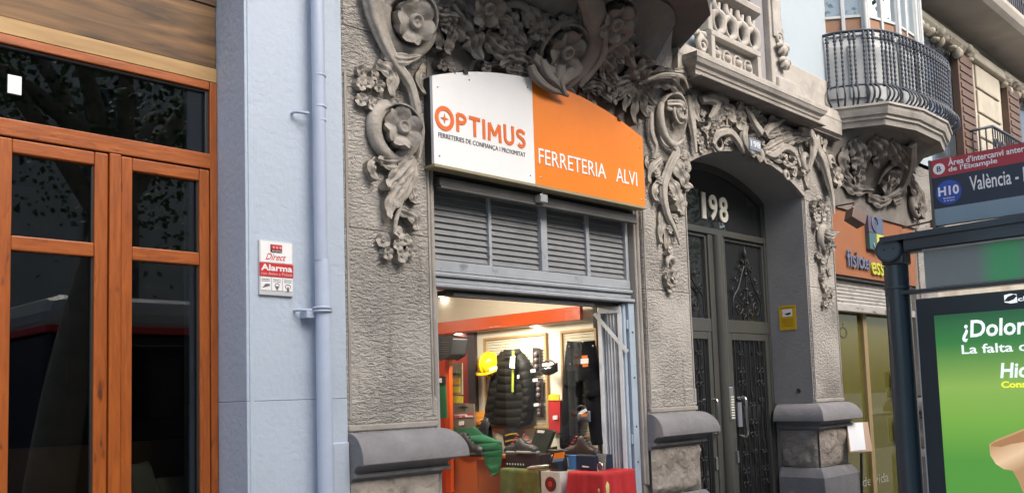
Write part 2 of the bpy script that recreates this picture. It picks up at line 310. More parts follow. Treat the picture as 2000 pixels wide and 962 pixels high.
def rosette(par, c, rpx, n=5, lift=.06, mt=None, rot=0., tilt=(0, 0), name='rosette', centre=.3):
    mt = mt or stone_o; s = mpp(*c); O = srf(*c); nn = (frame(O)+UX*tilt[0]+UZ*tilt[1]).normalized(); ex = (UX-nn*nn.x).normalized(); ez = ex.cross(nn)
    if ez.z < 0: ez = -ez
    R = rpx*s; mb = MB(); O = O+frame(O)*.004
    for k in range(n):
        a0 = 2*PI*k/n+rot; hw = PI/n*1.2; da = random.uniform(-.06, .06)
        def fn(u, v, back=False, a0=a0+da):
            q = v*2-1; notch = 1-.13*math.exp(-(q*3.2)**2)-.10*abs(q)**3
            r = R*(.16+.84*u*notch); wd = hw*q*(.55+.45*math.sin(PI*(.12+.7*u)))
            h = lift+R*(.34*u*u-.10-.18*q*q*u)+R*.05*math.cos(q*PI)*u-(R*.14*max(0, u-.8)/.2)
            p = O+(ex*math.cos(a0+wd)+ez*math.sin(a0+wd))*r
            return p+nn*(h if not back else -.02) if not back else O+(ex*math.cos(a0+wd*.85)+ez*math.sin(a0+wd*.85))*(r*.86)-nn*.02
        mb.solid(fn, lambda u, v, fn=fn: fn(u, v, True), 6, 8)
    rc = R*centre
    mb.lathe(O, nn, [(rc*1.05, 0), (rc*1.1, lift*.9+R*.02), (rc, lift+R*.12), (rc*.75, lift+R*.13), (rc*.6, lift+R*.06), (rc*.35, lift+R*.04), (rc*.01, lift+R*.1)], 16)
    return mb.build(name, mt, par)
def posies(par, pts, rpx, mt=None):
    for p in pts: rosette(par, (p[0]+random.uniform(-1, 1), p[1]+random.uniform(-1, 1)), rpx*random.uniform(.85, 1.15), random.choice((4, 5, 5)), .035, mt, random.uniform(0, 2), (random.uniform(-.5, .3), random.uniform(-.4, .3)), 'small_flower', .22)
# ---- piers
CAPP = [(-.02, 1.442)]+[(.112*math.sin(k*PI/28)+.006, 1.300+.138*math.cos(k*PI/28)**1.0) for k in range(15)]+[(.118, 1.292), (.108, 1.287), (.074, 1.286), (.052, 1.276), (.040, 1.262), (.036, 1.250), (.050, 1.246), (.050, 1.228), (.020, 1.222), (.012, 1.20), (-.02, 1.20)]
BASEP = [(-.02, .90), (.03, .895), (.045, .875), (.06, .85), (.075, .82), (.08, 0), (-.02, 0)]
def rough_block(par, path, z0, z1, name='rough_block'):
    mb = MB()
    for i in range(len(path)-1):
        a = Vector((*path[i], 0)); b = Vector((*path[i+1], 0)); d = b-a; nrm = Vector((d.y, -d.x, 0)).normalized()
        def fn(u, v):
            e = min(u, 1-u)*d.length; ez = min(v, 1-v)*(z1-z0); k = min(1, min(e, ez)/.03)
            p = a+d*u+UZ*(z0+(z1-z0)*v); from mathutils import noise
            return p+nrm*(.012+k*(.020+.022*noise.noise(p*9)+.012*noise.noise(p*26)))
        mb.grid(fn, int(d.length/.02)+4, int((z1-z0)/.02), True)
    return mb.build(name, stone_r, par)
def pier(x0, x1, capath, left_strip=None, ztop=3.95, lab=None, zj=2.43):
    p = MB().box(x0, x1, 0, .55, 1.40, zj-.0015).build('pier', stone_h, B, label=lab, bevel=.005)
    MB().box(x0, x1, .0015, .55, zj+.0015, 3.18).build('stone_block', stone_h, p, bevel=.005); MB().box(x0, x1, 0, .55, 3.182, ztop).build('stone_block', stone_h, p, bevel=.005)
    MB().box(x0+.01, x1-.01, .003, .5, 0, 1.41).build('pier_core', stone_s, p)
    MB().box(x0, x1+.018, -.007, .5, 1.445, 1.475).build('foot_band', stone_s, p, bevel=.006); MB().box(x0, x1+.016, -.0035, .5, 1.4755, 1.60).build('foot_block', stone_h, p, bevel=.01)
    MB().sweep(capath, CAPP).build('plinth_cap', stone_cap, p, bevel=.003)
    rough_block(p, capath, .90, 1.215)
    MB().sweep(capath, BASEP).build('plinth_base', stone_cap, p, bevel=.004)
    return p
P1 = pier(2.525, 3.065, [(2.525, 0), (3.075, 0), (3.075, .25)], lab='hammered stone pier beside the blue painted wall')
P2 = pier(4.93, 5.47, [(4.90, 0), (5.47, 0), (5.47, .34)], lab='hammered stone pier between the orange sign and the arched door', zj=2.27)
P3 = pier(7.28, 7.80, [(7.28, .34), (7.28, 0), (7.80, 0), (7.80, .3)], lab='hammered stone pier right of the arched door')
P4 = pier(9.80, 10.30, [(9.80, .3), (9.80, 0), (10.30, 0)], lab='stone pier behind the bus shelter')
# edge mouldings of the piers
def strips(p, x, z0, z1, w=.05):
    MB().box(x, x+w, .022, .5, z0, z1).build('edge_moulding', stone_l if False else stone_s, p, bevel=.008)
    MB().tube([(x+w*.5, .022, z0), (x+w*.5, .022, z1)], w*.22, 10).build('edge_bead', stone_s, p)
strips(P1, 3.067, 1.44, 3.30); strips(P2, 4.865, .98, 3.30, .063); strips(P3, 7.803, 1.44, 3.25, .04); strips(P4, 9.745, 1.44, 3.25, .05)
MB().box(4.865, 4.93, .03, .5, 0, .98).build('edge_foot', stone_s, P2)
# raised edge fillets on the flat faces (the thin pale arrises)
for p, xs in ((P1, (3.047, 2.532)), (P2, (4.935, 5.452)), (P3, (7.285, 7.785))):
    for x in xs: MB().box(x, x+.014, -.007, .01, 1.5, 3.2).build('arris_fillet', stone_s, p, bevel=.003)
# ---- lower wall between the piers
def spandrel(x0, x1, zb, zt, nm):
    mb = MB()
    mb.grid(lambda u, v: Vector((x0+(x1-x0)*u, flare(x0+(x1-x0)*u, zb+(zt-zb)*v)-.0, zb+(zt-zb)*v)), 60, 30)
    mb.box(x0, x1, .03, .5, zb, zt)
    return mb.build(nm, stone_so, B)
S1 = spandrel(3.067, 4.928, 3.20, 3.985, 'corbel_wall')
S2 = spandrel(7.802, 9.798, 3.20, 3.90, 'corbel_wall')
# flare continues over the pier heads
for p, x0, x1 in ((P1, 2.53, 3.066), (P2, 4.929, 5.45), (P3, 7.76, 7.801)):
    MB().grid(lambda u, v: Vector((x0+(x1-x0)*u, flare(x0+(x1-x0)*u, 3.44+.52*v)-.004, 3.44+.52*v)), 24, 16).build('corbel_flank', stone_h, p)
# ---- arched doorway
ACX, ASP, AAP, AHW = 6.375, 3.20, 3.425, .905
AR = (AHW**2+(AAP-ASP)**2)/(2*(AAP-ASP)); ACZ = AAP-AR
def az(x, d=0): return ACZ+math.sqrt(max(0, (AR+d)**2-(x-ACX)**2))
n = 40; mb = MB(); xs = [5.47+(7.28-5.47)*i/n for i in range(n+1)]
for i in range(n):
    a, b = xs[i], xs[i+1]; za, zb = az(a), az(b)
    mb.add([(a, 0, za), (b, 0, zb), (b, 0, 3.95), (a, 0, 3.95)], [(0, 1, 2, 3)]); mb.add([(a, 0, za), (b, 0, zb), (b, .46, zb), (a, .46, za)], [(3, 2, 1, 0)])
    mb.add([(a, .46, za), (b, .46, zb), (b, .46, 3.95), (a, .46, 3.95)], [(3, 2, 1, 0)])
AW = mb.build('arch_wall', stone_h, B, label='segmental stone arch over the entrance door')
mb = MB()   # proud smooth band following the arch
for i in range(n):
    a, b = xs[i], xs[i+1]; q = [(a, az(a)), (b, az(b)), (b, az(b)+.035), (a, az(a)+.035)]
    mb.add([(x, -.012, z) for x, z in q], [(0, 1, 2, 3)]); mb.add([(q[0][0], -.012, q[0][1]), (q[1][0], -.012, q[1][1]), (q[1][0], .0, q[1][1]-.001), (q[0][0], .0, q[0][1]-.001)], [(3, 2, 1, 0)])
    mb.add([(q[3][0], -.012, q[3][1]), (q[2][0], -.012, q[2][1]), (q[2][0], .002, q[2][1]), (q[3][0], .002, q[3][1])], [(0, 1, 2, 3)])
mb.build('arch_band', stone_s, AW)
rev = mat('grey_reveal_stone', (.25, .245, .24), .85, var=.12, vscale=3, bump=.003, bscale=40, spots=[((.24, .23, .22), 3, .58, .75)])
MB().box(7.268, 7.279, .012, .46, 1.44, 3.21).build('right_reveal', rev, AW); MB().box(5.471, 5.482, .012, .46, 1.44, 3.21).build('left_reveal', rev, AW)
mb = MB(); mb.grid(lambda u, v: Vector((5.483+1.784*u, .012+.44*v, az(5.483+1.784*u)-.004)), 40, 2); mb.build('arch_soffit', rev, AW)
# ---- entrance door
DY = .37
D = MB().box(5.483, 7.267, DY+.06, DY+.075, 0, .02).build('entrance_door', door_m, B, label='grey-green iron and glass double door with 198 on its fanlight')
def dbox(nm, x0, x1, z0, z1, y=0., t=.05, mt=None, bev=.004): return MB().box(x0, x1, DY+y, DY+y+t, z0, z1).build(nm, mt or door_m, D, bevel=bev)
dbox('door_post', 5.483, 5.54, .02, 3.3); dbox('door_post', 7.225, 7.267, .02, 3.22); dbox('transom_bar', 5.54, 7.225, 2.84, 2.892, -.012, .07)
dbox('centre_mullion', 6.315, 6.565, .02, 2.84, -.004, .07)
MB().tube([(6.44, DY, .05), (6.44, DY, 2.835)], .055, 20).build('mullion_column', door_m, D)
for x0, x1 in ((5.54, 6.315), (6.565, 7.225)):
    dbox('mid_rail', x0, x1, 2.045, 2.15, .0, .06)
    for s_ in (x0, x1-.028): dbox('pane_stile', s_, s_+.028, 2.15, 2.84, .01)
    dbox('pane_rail', x0+.028, x1-.028, 2.812, 2.84, .01)
    for s_ in (x0+.0, x1-.055): dbox('leaf_stile', s_, s_+.055, .1, 2.045, .005)
    dbox('leaf_top_rail', x0+.055, x1-.055, 1.985, 2.045, .005); dbox('leaf_bottom_rail', x0+.055, x1-.055, .02, .42, .005)
    MB().box(x0+.02, x1-.02, DY+.032, DY+.036, .1, 2.84).build('door_pane', g_door, D)
n = 30; mb = MB()
fx = [5.54+(7.225-5.54)*i/n for i in range(n+1)]
for i in range(n): a, b = fx[i], fx[i+1]; mb.add([(a, DY+.02, 2.892), (b, DY+.02, 2.892), (b, DY+.02, az(b)-.05), (a, DY+.02, az(a)-.05)], [(0, 1, 2, 3)])
mb.build('fanlight_pane', g_door, D)
mb = MB()
for i in range(n): a, b = fx[i], fx[i+1]; mb.poly([(a, DY-.005, az(a)-.055), (b, DY-.005, az(b)-.055), (b, DY-.005, az(b)+.01), (a, DY-.005, az(a)+.01)], (0, .06, 0))
mb.build('fanlight_frame', door_m, D)
cream = plain('cream_enamel', (.62, .60, .52), .4)
for ch, x0, x1 in (('1', 6.27, 6.325), ('9', 6.375, 6.50), ('8', 6.53, 6.66)):
    z0 = 2.965; text('numeral', ch, cream, D, (x0, DY+.014, z0), UX, UZ, x1-x0, .215, .012, .02)
def spiral(c, r, a0, turns, dr=1, n=22, k=.85):   # flat spiral in the XZ plane
    return [(c[0]+r*(1-k*i/n)*math.cos(a0+dr*2*PI*turns*i/n), c[1], c[2]+r*(1-k*i/n)*math.sin(a0+dr*2*PI*turns*i/n)) for i in range(n+1)]
def iron_scroll(c, r, a0, dr, par, rad=.006, turns=1.4): MB().tube(spiral(c, r, a0, turns, dr), rad, 6).build('iron_scroll', iron, par)
# upper panes: spear, stems and scrolls
for cx, hw in ((5.93, .33), (6.90, .26)):
    y = DY+.008
    MB().tube([(cx, y, 2.16), (cx, y, 2.70)], .008, 8).build('iron_spear', iron, D)
    MB().lathe((cx, y, 2.68), UZ, [(.004, 0), (.02, .03), (.014, .06), (.001, .12)], 10).build('spear_head', iron, D)
    for s_ in (-1, 1):
        pts = [(cx+s_*hw*.9, y, 2.18), (cx+s_*hw*.85, y, 2.33), (cx+s_*hw*.5, y, 2.43), (cx+s_*hw*.25, y, 2.55), (cx+s_*.02, y, 2.62)]
        MB().tube(crom(pts, 20), .007, 6).build('iron_stem', iron, D)
        for (dx, z, r, a) in ((.55, 2.25, .065, 1), (.8, 2.40, .035, -1), (.62, 2.50, .03, 1), (.35, 2.60, .03, -1), (.3, 2.36, .045, 1), (.25, 2.22, .045, -1), (.16, 2.66, .022, 1)):
            iron_scroll((cx+s_*hw*dx, y, z), r, PI/2*a, s_*a, D, .0055)
    for z in (2.3, 2.42, 2.55): MB().lathe((cx, y, z), UZ, [(.003, -.02), (.016, -.006), (.016, .006), (.003, .02)], 8).build('iron_collar', iron, D)
# lower panels: bars with scroll knots
for x0, x1 in ((5.60, 6.255), (6.625, 7.165)):
    nb = 7
    for i in range(nb):
        x = x0+(x1-x0)*(i+.5)/nb; MB().tube([(x, DY+.012, .42), (x, DY+.012, 1.985)], .0075, 6).build('iron_bar', iron, D)
    for cx, zc in ((x0+(x1-x0)*.215, 1.68), (x0+(x1-x0)*.785, 1.68), (x0+(x1-x0)*.5, 1.25), (x0+(x1-x0)*.215, .85), (x0+(x1-x0)*.785, .85)):
        for dz in (-.2, -.06, .06, .2):
            r = .032 if abs(dz) < .1 else .022
            for s_ in (-1, 1): iron_scroll((cx+s_*r*1.05, DY+.004, zc+dz), r, 0 if s_ < 0 else PI, s_*(1 if dz > 0 else -1), D, .005, 1.1)
        MB().lathe((cx, DY+.004, zc), UZ, [(.004, -.3), (.012, -.27), (.004, -.24), (.004, -.03), (.014, 0), (.004, .03), (.004, .24), (.012, .27), (.004, .3)], 8).build('iron_collar', iron, D)
MB().box(6.425, 6.490, DY-.064, DY-.0, 1.335, 1.60).build('intercom_plate', chrome, D, bevel=.006)
for i in range(9): MB().box(6.435, 6.480, DY-.071, DY-.062, 1.345+i*.021, 1.345+i*.021+.011).build('intercom_button', cream, D)
MB().tube(crom([(6.655, DY+.0, 1.50), (6.655, DY-.07, 1.50), (6.655, DY-.075, 1.35), (6.655, DY-.07, 1.20), (6.655, DY, 1.20)], 24), .011, 10).build('door_handle', chrome, D)
MB().box(6.63, 6.69, DY-.012, DY, 1.27, 1.47).build('notice_card', plain('card_grey', (.22, .22, .26), .5), D)
MB().tube(crom([(6.285, DY+.0, 1.50), (6.285, DY-.035, 1.49), (6.285, DY-.04, 1.36), (6.285, DY-.035, 1.24), (6.285, DY, 1.23)], 24), .010, 10).build('door_handle', chrome, D)
for x, z in ((6.28, 1.0), (6.60, 1.03)): MB().box(x-.015, x+.015, DY-.012, DY+.004, z-.05, z+.05).build('lock_plate', chrome, D, bevel=.003)
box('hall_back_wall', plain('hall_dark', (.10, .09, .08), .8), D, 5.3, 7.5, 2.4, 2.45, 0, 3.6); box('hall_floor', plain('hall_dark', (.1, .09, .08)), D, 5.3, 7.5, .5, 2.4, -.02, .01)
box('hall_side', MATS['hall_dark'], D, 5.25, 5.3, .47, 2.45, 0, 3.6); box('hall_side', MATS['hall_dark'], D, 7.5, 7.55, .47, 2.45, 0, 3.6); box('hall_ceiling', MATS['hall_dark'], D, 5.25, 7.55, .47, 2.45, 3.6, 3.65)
# ---- string course, cornice, balustrade
MB().sweep([(5.30, 0), (7.9, 0)], [(-.02, 3.80), (.02, 3.805), (.10, 3.84), (.105, 3.95), (.11, 3.965), (.10, 4.05), (-.02, 4.06)]).build('string_course', stone_l, B)
MB().box(5.32, 7.88, -.101, .0, 3.792, 3.799).build('string_soffit_soot_shade', stone_so, B); MB().box(5.40, 7.30, -.228, -.102, 3.782, 3.789).build('cornice_soffit_soot_shade', stone_so, B)  # dark sheets put both soot and underside shade into the colour
CORN = [(-.12, 3.79), (.17, 3.80), (.19, 3.815), (.195, 3.845), (.205, 3.85), (.21, 3.87), (.232, 3.885), (.245, 3.91), (.25, 3.915), (.252, 3.95), (.22, 3.955), (-.12, 3.96)]
MB().sweep([(5.58, .12), (5.58, 0), (7.12, 0), (7.12, .12)], [(o-.02, z) for o, z in CORN]).build('cornice', stone_l, B)
MB().box(5.6, 7.1, .005, .4, 3.952, 4.04).build('upper_wall_base', stone_l, B)
# balustrade of the first-floor opening over the door
BX0, BX1, BF = 5.72, 6.44, -.13
bal = MB().box(BX0+.01, BX1-.01, BF+.06, BF+.12, 3.962, 4.20).build('balustrade', stone_l, B, label='carved stone balustrade panel above the cornice')
for a in ((BX0, BX1, 3.962, 3.99), (BX0, BX1, 4.195, 4.24)): MB().box(a[0], a[1], BF, BF+.14, a[2], a[3]).build('panel_rail', stone_l, bal, bevel=.006)
for x in (BX0, BX1-.05): MB().box(x, x+.05, BF+.003, BF+.13, 3.99, 4.195).build('panel_stile', stone_l, bal, bevel=.005)
for i in range(4):
    c = Vector((BX0+.13+i*.155, BF+.055, 4.09)); mb = MB()
    mb.tube([c+Vector((.055*math.cos(t*PI/10), 0, .06*math.sin(t*PI/10))) for t in range(21)], .012, 8); mb.lathe(c, -UY, [(.032, 0), (.034, .01), (.02, .03), (.004, .035)], 12); mb.build('ring_rosette', stone_l, bal)
for i in range(4):
    x = BX0+.08+i*.17
    for (pts) in ([(x+.10, 4.25), (x+.02, 4.30), (x+.01, 4.38), (x+.09, 4.43), (x+.12, 4.50)], [(x+.06, 4.25), (x+.15, 4.30), (x+.14, 4.40), (x+.05, 4.44), (x+.04, 4.52)]):
        MB().tube(crom([(a, BF+.05, z) for a, z in pts], 16), [.03-.014*abs(k/16-.5)*2 for k in range(17)], 8, flat=1.4).build('scroll_baluster', stone_l, bal)
MB().sweep([(BX0-.02, .1), (BX0-.02, BF+.13), (BX1+.03, BF+.13)], [(-.05, 4.52), (.08, 4.53), (.13, 4.56), (.135, 4.60), (.12, 4.62), (-.05, 4.63)]).build('handrail', stone_l, bal)
MB().box(BX0+.0, BX0+.06, BF+.02, .1, 4.24, 4.53).build('end_post', stone_l, bal, bevel=.01)
dk = mat('shadowed_render', (.14, .135, .14), .8, var=.12)
MB().box(6.46, 6.66, -.05, .3, 3.965, 7.2).build('window_jamb', mat('grey_render', (.27, .26, .27), .85), B, bevel=.01)
pl = MB().box(6.665, 6.86, -.10, .2, 4.05, 7.2).build('pilaster', stone_l, B, bevel=.008)
MB().box(6.70, 6.83, -.118, -.09, 4.45, 7.0).build('pilaster_panel', stone_l, pl, bevel=.006)
MB().box(6.72, 7.02, -.13, .0, 3.965, 4.12).build('pilaster_foot', stone_l, pl, bevel=.02)
def fr_leafish(par, X, Z, s, n=5, y=-.12):
    for k in range(n):
        a = R_(200+k*140/max(1, n-1)); c = Vector((X, y, Z)); P = [c, c+Vector((math.cos(a)*s*.5, -.02, math.sin(a)*s*.6)), c+Vector((math.cos(a)*s, -.01, math.sin(a)*s*1.1))]
        MB().tube(crom(P, 8), [.012+.014*math.sin(PI*t/8) for t in range(9)], 8).build('carved_spray', stone_l, par)
fr_leafish(pl, 6.80, 4.40, .10); fr_leafish(pl, 6.82, 4.28, .09)
MB().tube(spiral((6.79, -.11, 4.45), .06, 0, 1.3), .016, 8).build('scroll_band', stone_l, pl)
for k in range(12): MB().box(6.87, 7.015, -.03-.012*(k % 2), .2, 4.13+k*.25, 4.13+k*.25+.235).build('quoin', stone_h, B, bevel=.01)
# blue-white painted wall above, to the right of the quoins
U = MB().box(7.02, 7.9, .0, .3, 4.36, 12).build('upper_wall', plaster_b, B); MB().box(7.02, 7.9, -.012, .3, 4.06, 4.358).build('upper_wall_foot', stone_l, B, bevel=.01)
MB().box(5.5, 6.46, .25, .5, 4.05, 12).build('upper_window_recess', mat('recess_dark', (.05, .05, .05), .5), B)
MB().box(5.35, 5.69, .0, .4, 4.06, 12).build('upper_wall', plaster_b, B); MB().box(7.9, 9.75, .2, .5, 3.95, 12).build('upper_wall', plaster_b, B)
MB().box(9.75, 10.4, .0, .5, 3.9, 12).build('upper_wall', plaster_b, B)
# carved bracket block left of the balustrade
fr_leafish(bal, 5.66, 4.22, .10, 4, -.05); MB().tube(spiral((5.66, -.08, 4.10), .07, 0, 1.3), .02, 8).build('scroll_band', stone_l, bal)
# ---- first bay (its dark underside crowns the orange sign)
def mirror(c, half): return [(c+x, y) for x, y in half]+[(c-x, y) for x, y in reversed(half)]
bay1 = mirror(3.95, [(-1.47, 0.), (-1.06, -.56), (-.83, -.68), (-.5, -.80)])
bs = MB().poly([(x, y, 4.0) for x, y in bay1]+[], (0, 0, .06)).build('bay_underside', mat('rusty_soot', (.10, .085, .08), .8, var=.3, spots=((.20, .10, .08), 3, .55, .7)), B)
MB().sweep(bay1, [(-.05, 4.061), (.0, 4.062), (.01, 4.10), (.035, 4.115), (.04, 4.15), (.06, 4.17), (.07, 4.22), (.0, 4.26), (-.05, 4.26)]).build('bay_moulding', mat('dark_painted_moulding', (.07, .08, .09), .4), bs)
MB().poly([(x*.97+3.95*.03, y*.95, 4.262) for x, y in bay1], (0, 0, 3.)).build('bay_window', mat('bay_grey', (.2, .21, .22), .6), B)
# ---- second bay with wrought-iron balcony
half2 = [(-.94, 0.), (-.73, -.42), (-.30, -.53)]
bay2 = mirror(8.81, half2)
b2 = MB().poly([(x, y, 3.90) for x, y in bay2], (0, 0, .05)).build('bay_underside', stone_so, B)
MB().sweep(bay2, [(-.05, 3.951), (.0, 3.90), (.012, 3.945), (.03, 3.955), (.03, 3.985), (.05, 3.99), (.065, 4.03), (.07, 4.06), (.085, 4.065), (.085, 4.085), (-.05, 4.09)]).build('bay_moulding', stone_l, b2)
# glazed tribune on it
paintw = mat('grey_white_joinery', (.46, .48, .48), .5, var=.08, vscale=5, spots=((.33, .34, .34), 7, .6, .75))
trib = mirror(8.81, [(-.90, .04), (-.66, -.27), (-.22, -.38)])
tb = MB().sweep(trib, [(-.02, 4.09), (.0, 4.092), (.0, 4.78), (.02, 4.79), (.02, 4.83), (-.02, 4.84)]).build('tribune', paintw, B, label='glazed pale tribune behind the bulging iron balcony')
MB().poly([(x, y, 6.9) for x, y in trib], (0, 0, .1)).build('tribune_roof', paintw, tb)
brn = plain('rusty_blind', (.26, .14, .08), .7, var=.25); skyg = glass('tribune_glass', (.4, .45, .5), 2.5, .35, (.38, .5, .55))
for i in range(len(trib)-1):
    a = Vector((*trib[i], 0)); b = Vector((*trib[i+1], 0)); d = b-a; L = d.length; t = d.normalized(); nn = Vector((t.y, -t.x, 0)); nw = max(1, round(L/.26))
    for k in range(nw+1):
        c = a+d*(k/nw); wd = .045 if k in (0, nw) else .022
        MB().obox(c+nn*.0+UZ*5.85, t, nn, UZ, wd/1.3, .028, 1.05).build('tribune_post', paintw, tb, bevel=.004)
        if k in (0, nw): MB().tube([c+nn*.03+UZ*4.1, c+nn*.03+UZ*6.9], .022, 10).build('post_column', paintw, tb)
    for k in range(nw):
        c = a+d*((k+.5)/nw); h = L/nw/2-.015
        MB().obox(c+UZ*5.88+nn*.0, t, nn, UZ, h, .004, .95).build('tribune_pane', skyg, tb)
        MB().obox(c+UZ*4.90+nn*.004, t, nn, UZ, h, .006, .07).build('blind_panel', brn, tb)
        MB().obox(c+UZ*4.97+nn*.01, t, nn, UZ, h, .012, .012).build('glazing_bar', paintw, tb)
        MB().obox(c+UZ*4.45+nn*.006, t, nn, UZ, h*.85, .012, .25).build('apron_panel', paintw, tb, bevel=.004)
# iron railing
rail = [(7.84, 0.05), (7.88, -.14), (8.10, -.40), (8.55, -.51), (9.15, -.54), (9.6, -.50), (9.9, -.33), (10.0, 0)]
rp = crom([Vector((x, y, 0)) for x, y in rail], 60); ir = thing('iron_balcony_railing', 'wrought iron balcony railing with twisted bars bulging at the foot, at the upper right', 'railing', (8.81, -.3, 4.05))
def offs(i, o):
    t = (rp[min(60, i+1)]-rp[max(0, i-1)]).normalized(); return rp[i]+Vector((t.y, -t.x, 0))*o
ironb = mat('weathered_railing_iron', (.06, .068, .085), .5, metal=.2, var=.2)
MB().tube([offs(i, .0)+UZ*4.78 for i in range(61)], .016, 8, flat=.6).build('top_rail', ironb, ir); MB().tube([offs(i, .0)+UZ*4.28 for i in range(61)], .010, 8).build('middle_rail', ironb, ir); MB().tube([offs(i, -.08)+UZ*4.09 for i in range(61)], .010, 8).build('bottom_rail', ironb, ir)
tot = 44; cum = [0]
for i in range(60): cum.append(cum[-1]+(rp[i+1]-rp[i]).length)
def at_len(s):
    for i in range(60):
        if cum[i+1] >= s: return i
    return 59
for k in range(tot):
    i = at_len(cum[-1]*(k+.5)/tot); q = offs(i, 0); n_ = offs(i, 1)-q; mb = MB()
    P = []; Rr = []
    for j in range(49): z = 4.28+.5*j/48; P.append(q+UZ*z); Rr.append(.0075+.0055*abs(math.sin(j*PI/4)))
    mb.tube(P, Rr, 6); mb.tube(crom([q+UZ*4.28, q+n_*.055+UZ*4.225, q+n_*.055+UZ*4.16, q-n_*.02+UZ*4.105, q-n_*.07+UZ*4.09], 10), .0095, 6)
    mb.lathe(q+UZ*4.28, UZ, [(.004, -.02), (.019, -.008), (.019, .008), (.004, .02)], 8); mb.lathe(q+UZ*4.72, UZ, [(.008, -.03), (.022, -.015), (.01, 0), (.022, .02), (.008, .035)], 8)
    mb.build('baluster', ironb, ir)
# ================================================================ CARVING (pixel survey of the photograph, laid on the stone)
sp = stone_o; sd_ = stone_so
# pier beside the blue wall
stem(P1, [(712, -30), (722, 30), (738, 80), (762, 128), (790, 168), (803, 215), (812, 262), (808, 312)], [21, 21, 17, 14, 12, 11, 9, 3], .045, sp)
cup(P1, (792, 42), 56, 165, 378, 19, 11, .055, sp); cup(P1, (792, 42), 43, 190, 360, 9, 6, .03, stone_so)
bowl(P1, (792, 42), 54, 1, .10, sp); rosette(P1, (792, 42), 43, 5, .10, sp, .95)
leaf(P1, [(742, 112), (772, 122), (808, 116)], 26, 2, .07, .03, sp); leaf(P1, [(826, 128), (812, 155), (824, 188)], 16, 2, .03, .02, sp)
posies(P1, [(700, 140), (722, 146), (697, 167), (714, 166), (733, 168), (702, 196), (716, 204)], 13, sp)
leaf(P1, [(730, 125), (757, 150), (752, 198)], 34, 3, .05, .05, sp)
leaf(P1, [(780, 200), (772, 215), (757, 216)], 14, 2, .03, .02, sp); leaf(P1, [(815, 215), (818, 250), (806, 288)], 13, 2, .02, .02, sp)
cup(P1, (768, 262), 52, 95, 310, 17, 15, .035, sp); bowl(P1, (770, 260), 52, 1, .08, sp); rosette(P1, (772, 260), 42, 6, .085, sp, .4, (-.15, .1))
leaf(P1, [(800, 300), (765, 318), (722, 316)], 38, 3, .05, .05, sp); leaf(P1, [(802, 308), (770, 345), (738, 372)], 40, 3, .06, .06, sp); leaf(P1, [(730, 312), (716, 330), (726, 356)], 22, 2, .05, .03, sp)
leaf(P1, [(806, 312), (788, 360), (762, 410)], 34, 3, .05, .03, sp); leaf(P1, [(796, 345), (798, 378), (806, 402)], 26, 3, .04, .04, sp); leaf(P1, [(786, 345), (757, 385), (746, 432)], 34, 3, .06, .04, sp)
leaf(P1, [(770, 410), (795, 428), (800, 455)], 30, 2, .07, .03, sp); stem(P1, [(800, 315), (783, 370), (765, 430), (762, 460)], [7, 4], .04, sp)
posies(P1, [(745, 470), (768, 458), (788, 470), (796, 490), (770, 482), (748, 493), (775, 503)], 14, sp)
# above the orange sign (sooty part under the bay)
for pts, wpx, lo in (([(875, 5), (905, 45), (914, 70), (922, 118)], 62, 3), ([(870, 10), (865, 40), (852, 62)], 40, 3), ([(885, 40), (868, 75), (856, 118)], 28, 3), ([(850, 50), (845, 80), (842, 105)], 22, 2), ([(960, 15), (985, 40), (1010, 75)], 50, 4), ([(940, 60), (968, 92), (1005, 88)], 42, 4), ([(1035, 135), (1000, 112), (955, 128)], 34, 4), ([(1050, 150), (1005, 140), (965, 135)], 22, 3), ([(1020, 10), (1035, 40), (1032, 68)], 40, 3), ([(1060, 20), (1052, 45), (1044, 70)], 26, 3), ([(925, -10), (945, 20), (985, 30)], 40, 3), ([(830, 10), (850, 25), (880, 22)], 30, 3), ([(975, 60), (990, 85), (985, 110)], 34, 3),
                     ([(1085, 175), (1070, 150), (1062, 128)], 32, 3), ([(1155, 95), (1165, 120), (1163, 150)], 20, 2), ([(1150, 100), (1180, 120), (1188, 148)], 28, 3), ([(1185, 60), (1210, 85), (1222, 120)], 38, 3), ([(1215, 150), (1235, 130), (1262, 108)], 40, 3), ([(1180, 75), (1195, 95), (1200, 112)], 34, 3), ([(1130, 175), (1155, 165), (1175, 195)], 24, 3), ([(1150, 145), (1185, 170), (1170, 200)], 30, 3)):
    leaf(S1, pts, wpx, lo, .07, .06, sd_)
stem(S1, [(1135, -40), (1152, 20), (1148, 70), (1125, 125), (1092, 165), (1108, 186)], [24, 26, 25, 21, 15, 4], .06, sd_, .22)
stem(S1, [(1165, 40), (1160, 90), (1138, 130), (1112, 165)], [9, 10, 8, 5], .09, sd_); stem(S1, [(1218, 0), (1215, 50), (1185, 75), (1160, 100), (1135, 140)], [12, 12, 10, 8, 4], .07, sd_)
cup(S1, (1090, 92), 52, 30, 220, 11, 8, .06, sd_); bowl(S1, (1090, 92), 52, 1, .09, sd_); rosette(S1, (1090, 92), 42, 6, .09, sd_, .5); cup(S1, (1090, 92), 52, 230, 330, 12, 9, .05, sd_)
bowl(S1, (1187, 30), 45, 1, .09, sd_); rosette(S1, (1187, 30), 36, 6, .10, sd_, .1); cup(S1, (1187, 30), 44, 120, 260, 9, 7, .05, sd_)
posies(S1, [(1205, 60), (1222, 72), (1232, 95), (1220, 105)], 15, sd_); cup(S1, (985, 62), 55, -30, 170, 10, 8, .05, sd_)
rosette(S1, (940, 5), 36, 6, .08, sd_, .3)
leaf(S1, [(1128, 180), (1150, 200), (1165, 232)], 20, 3, .03, .02, sp); cup(S1, (1150, 190), 20, 20, 300, 6, 4, .04, sd_, .5)
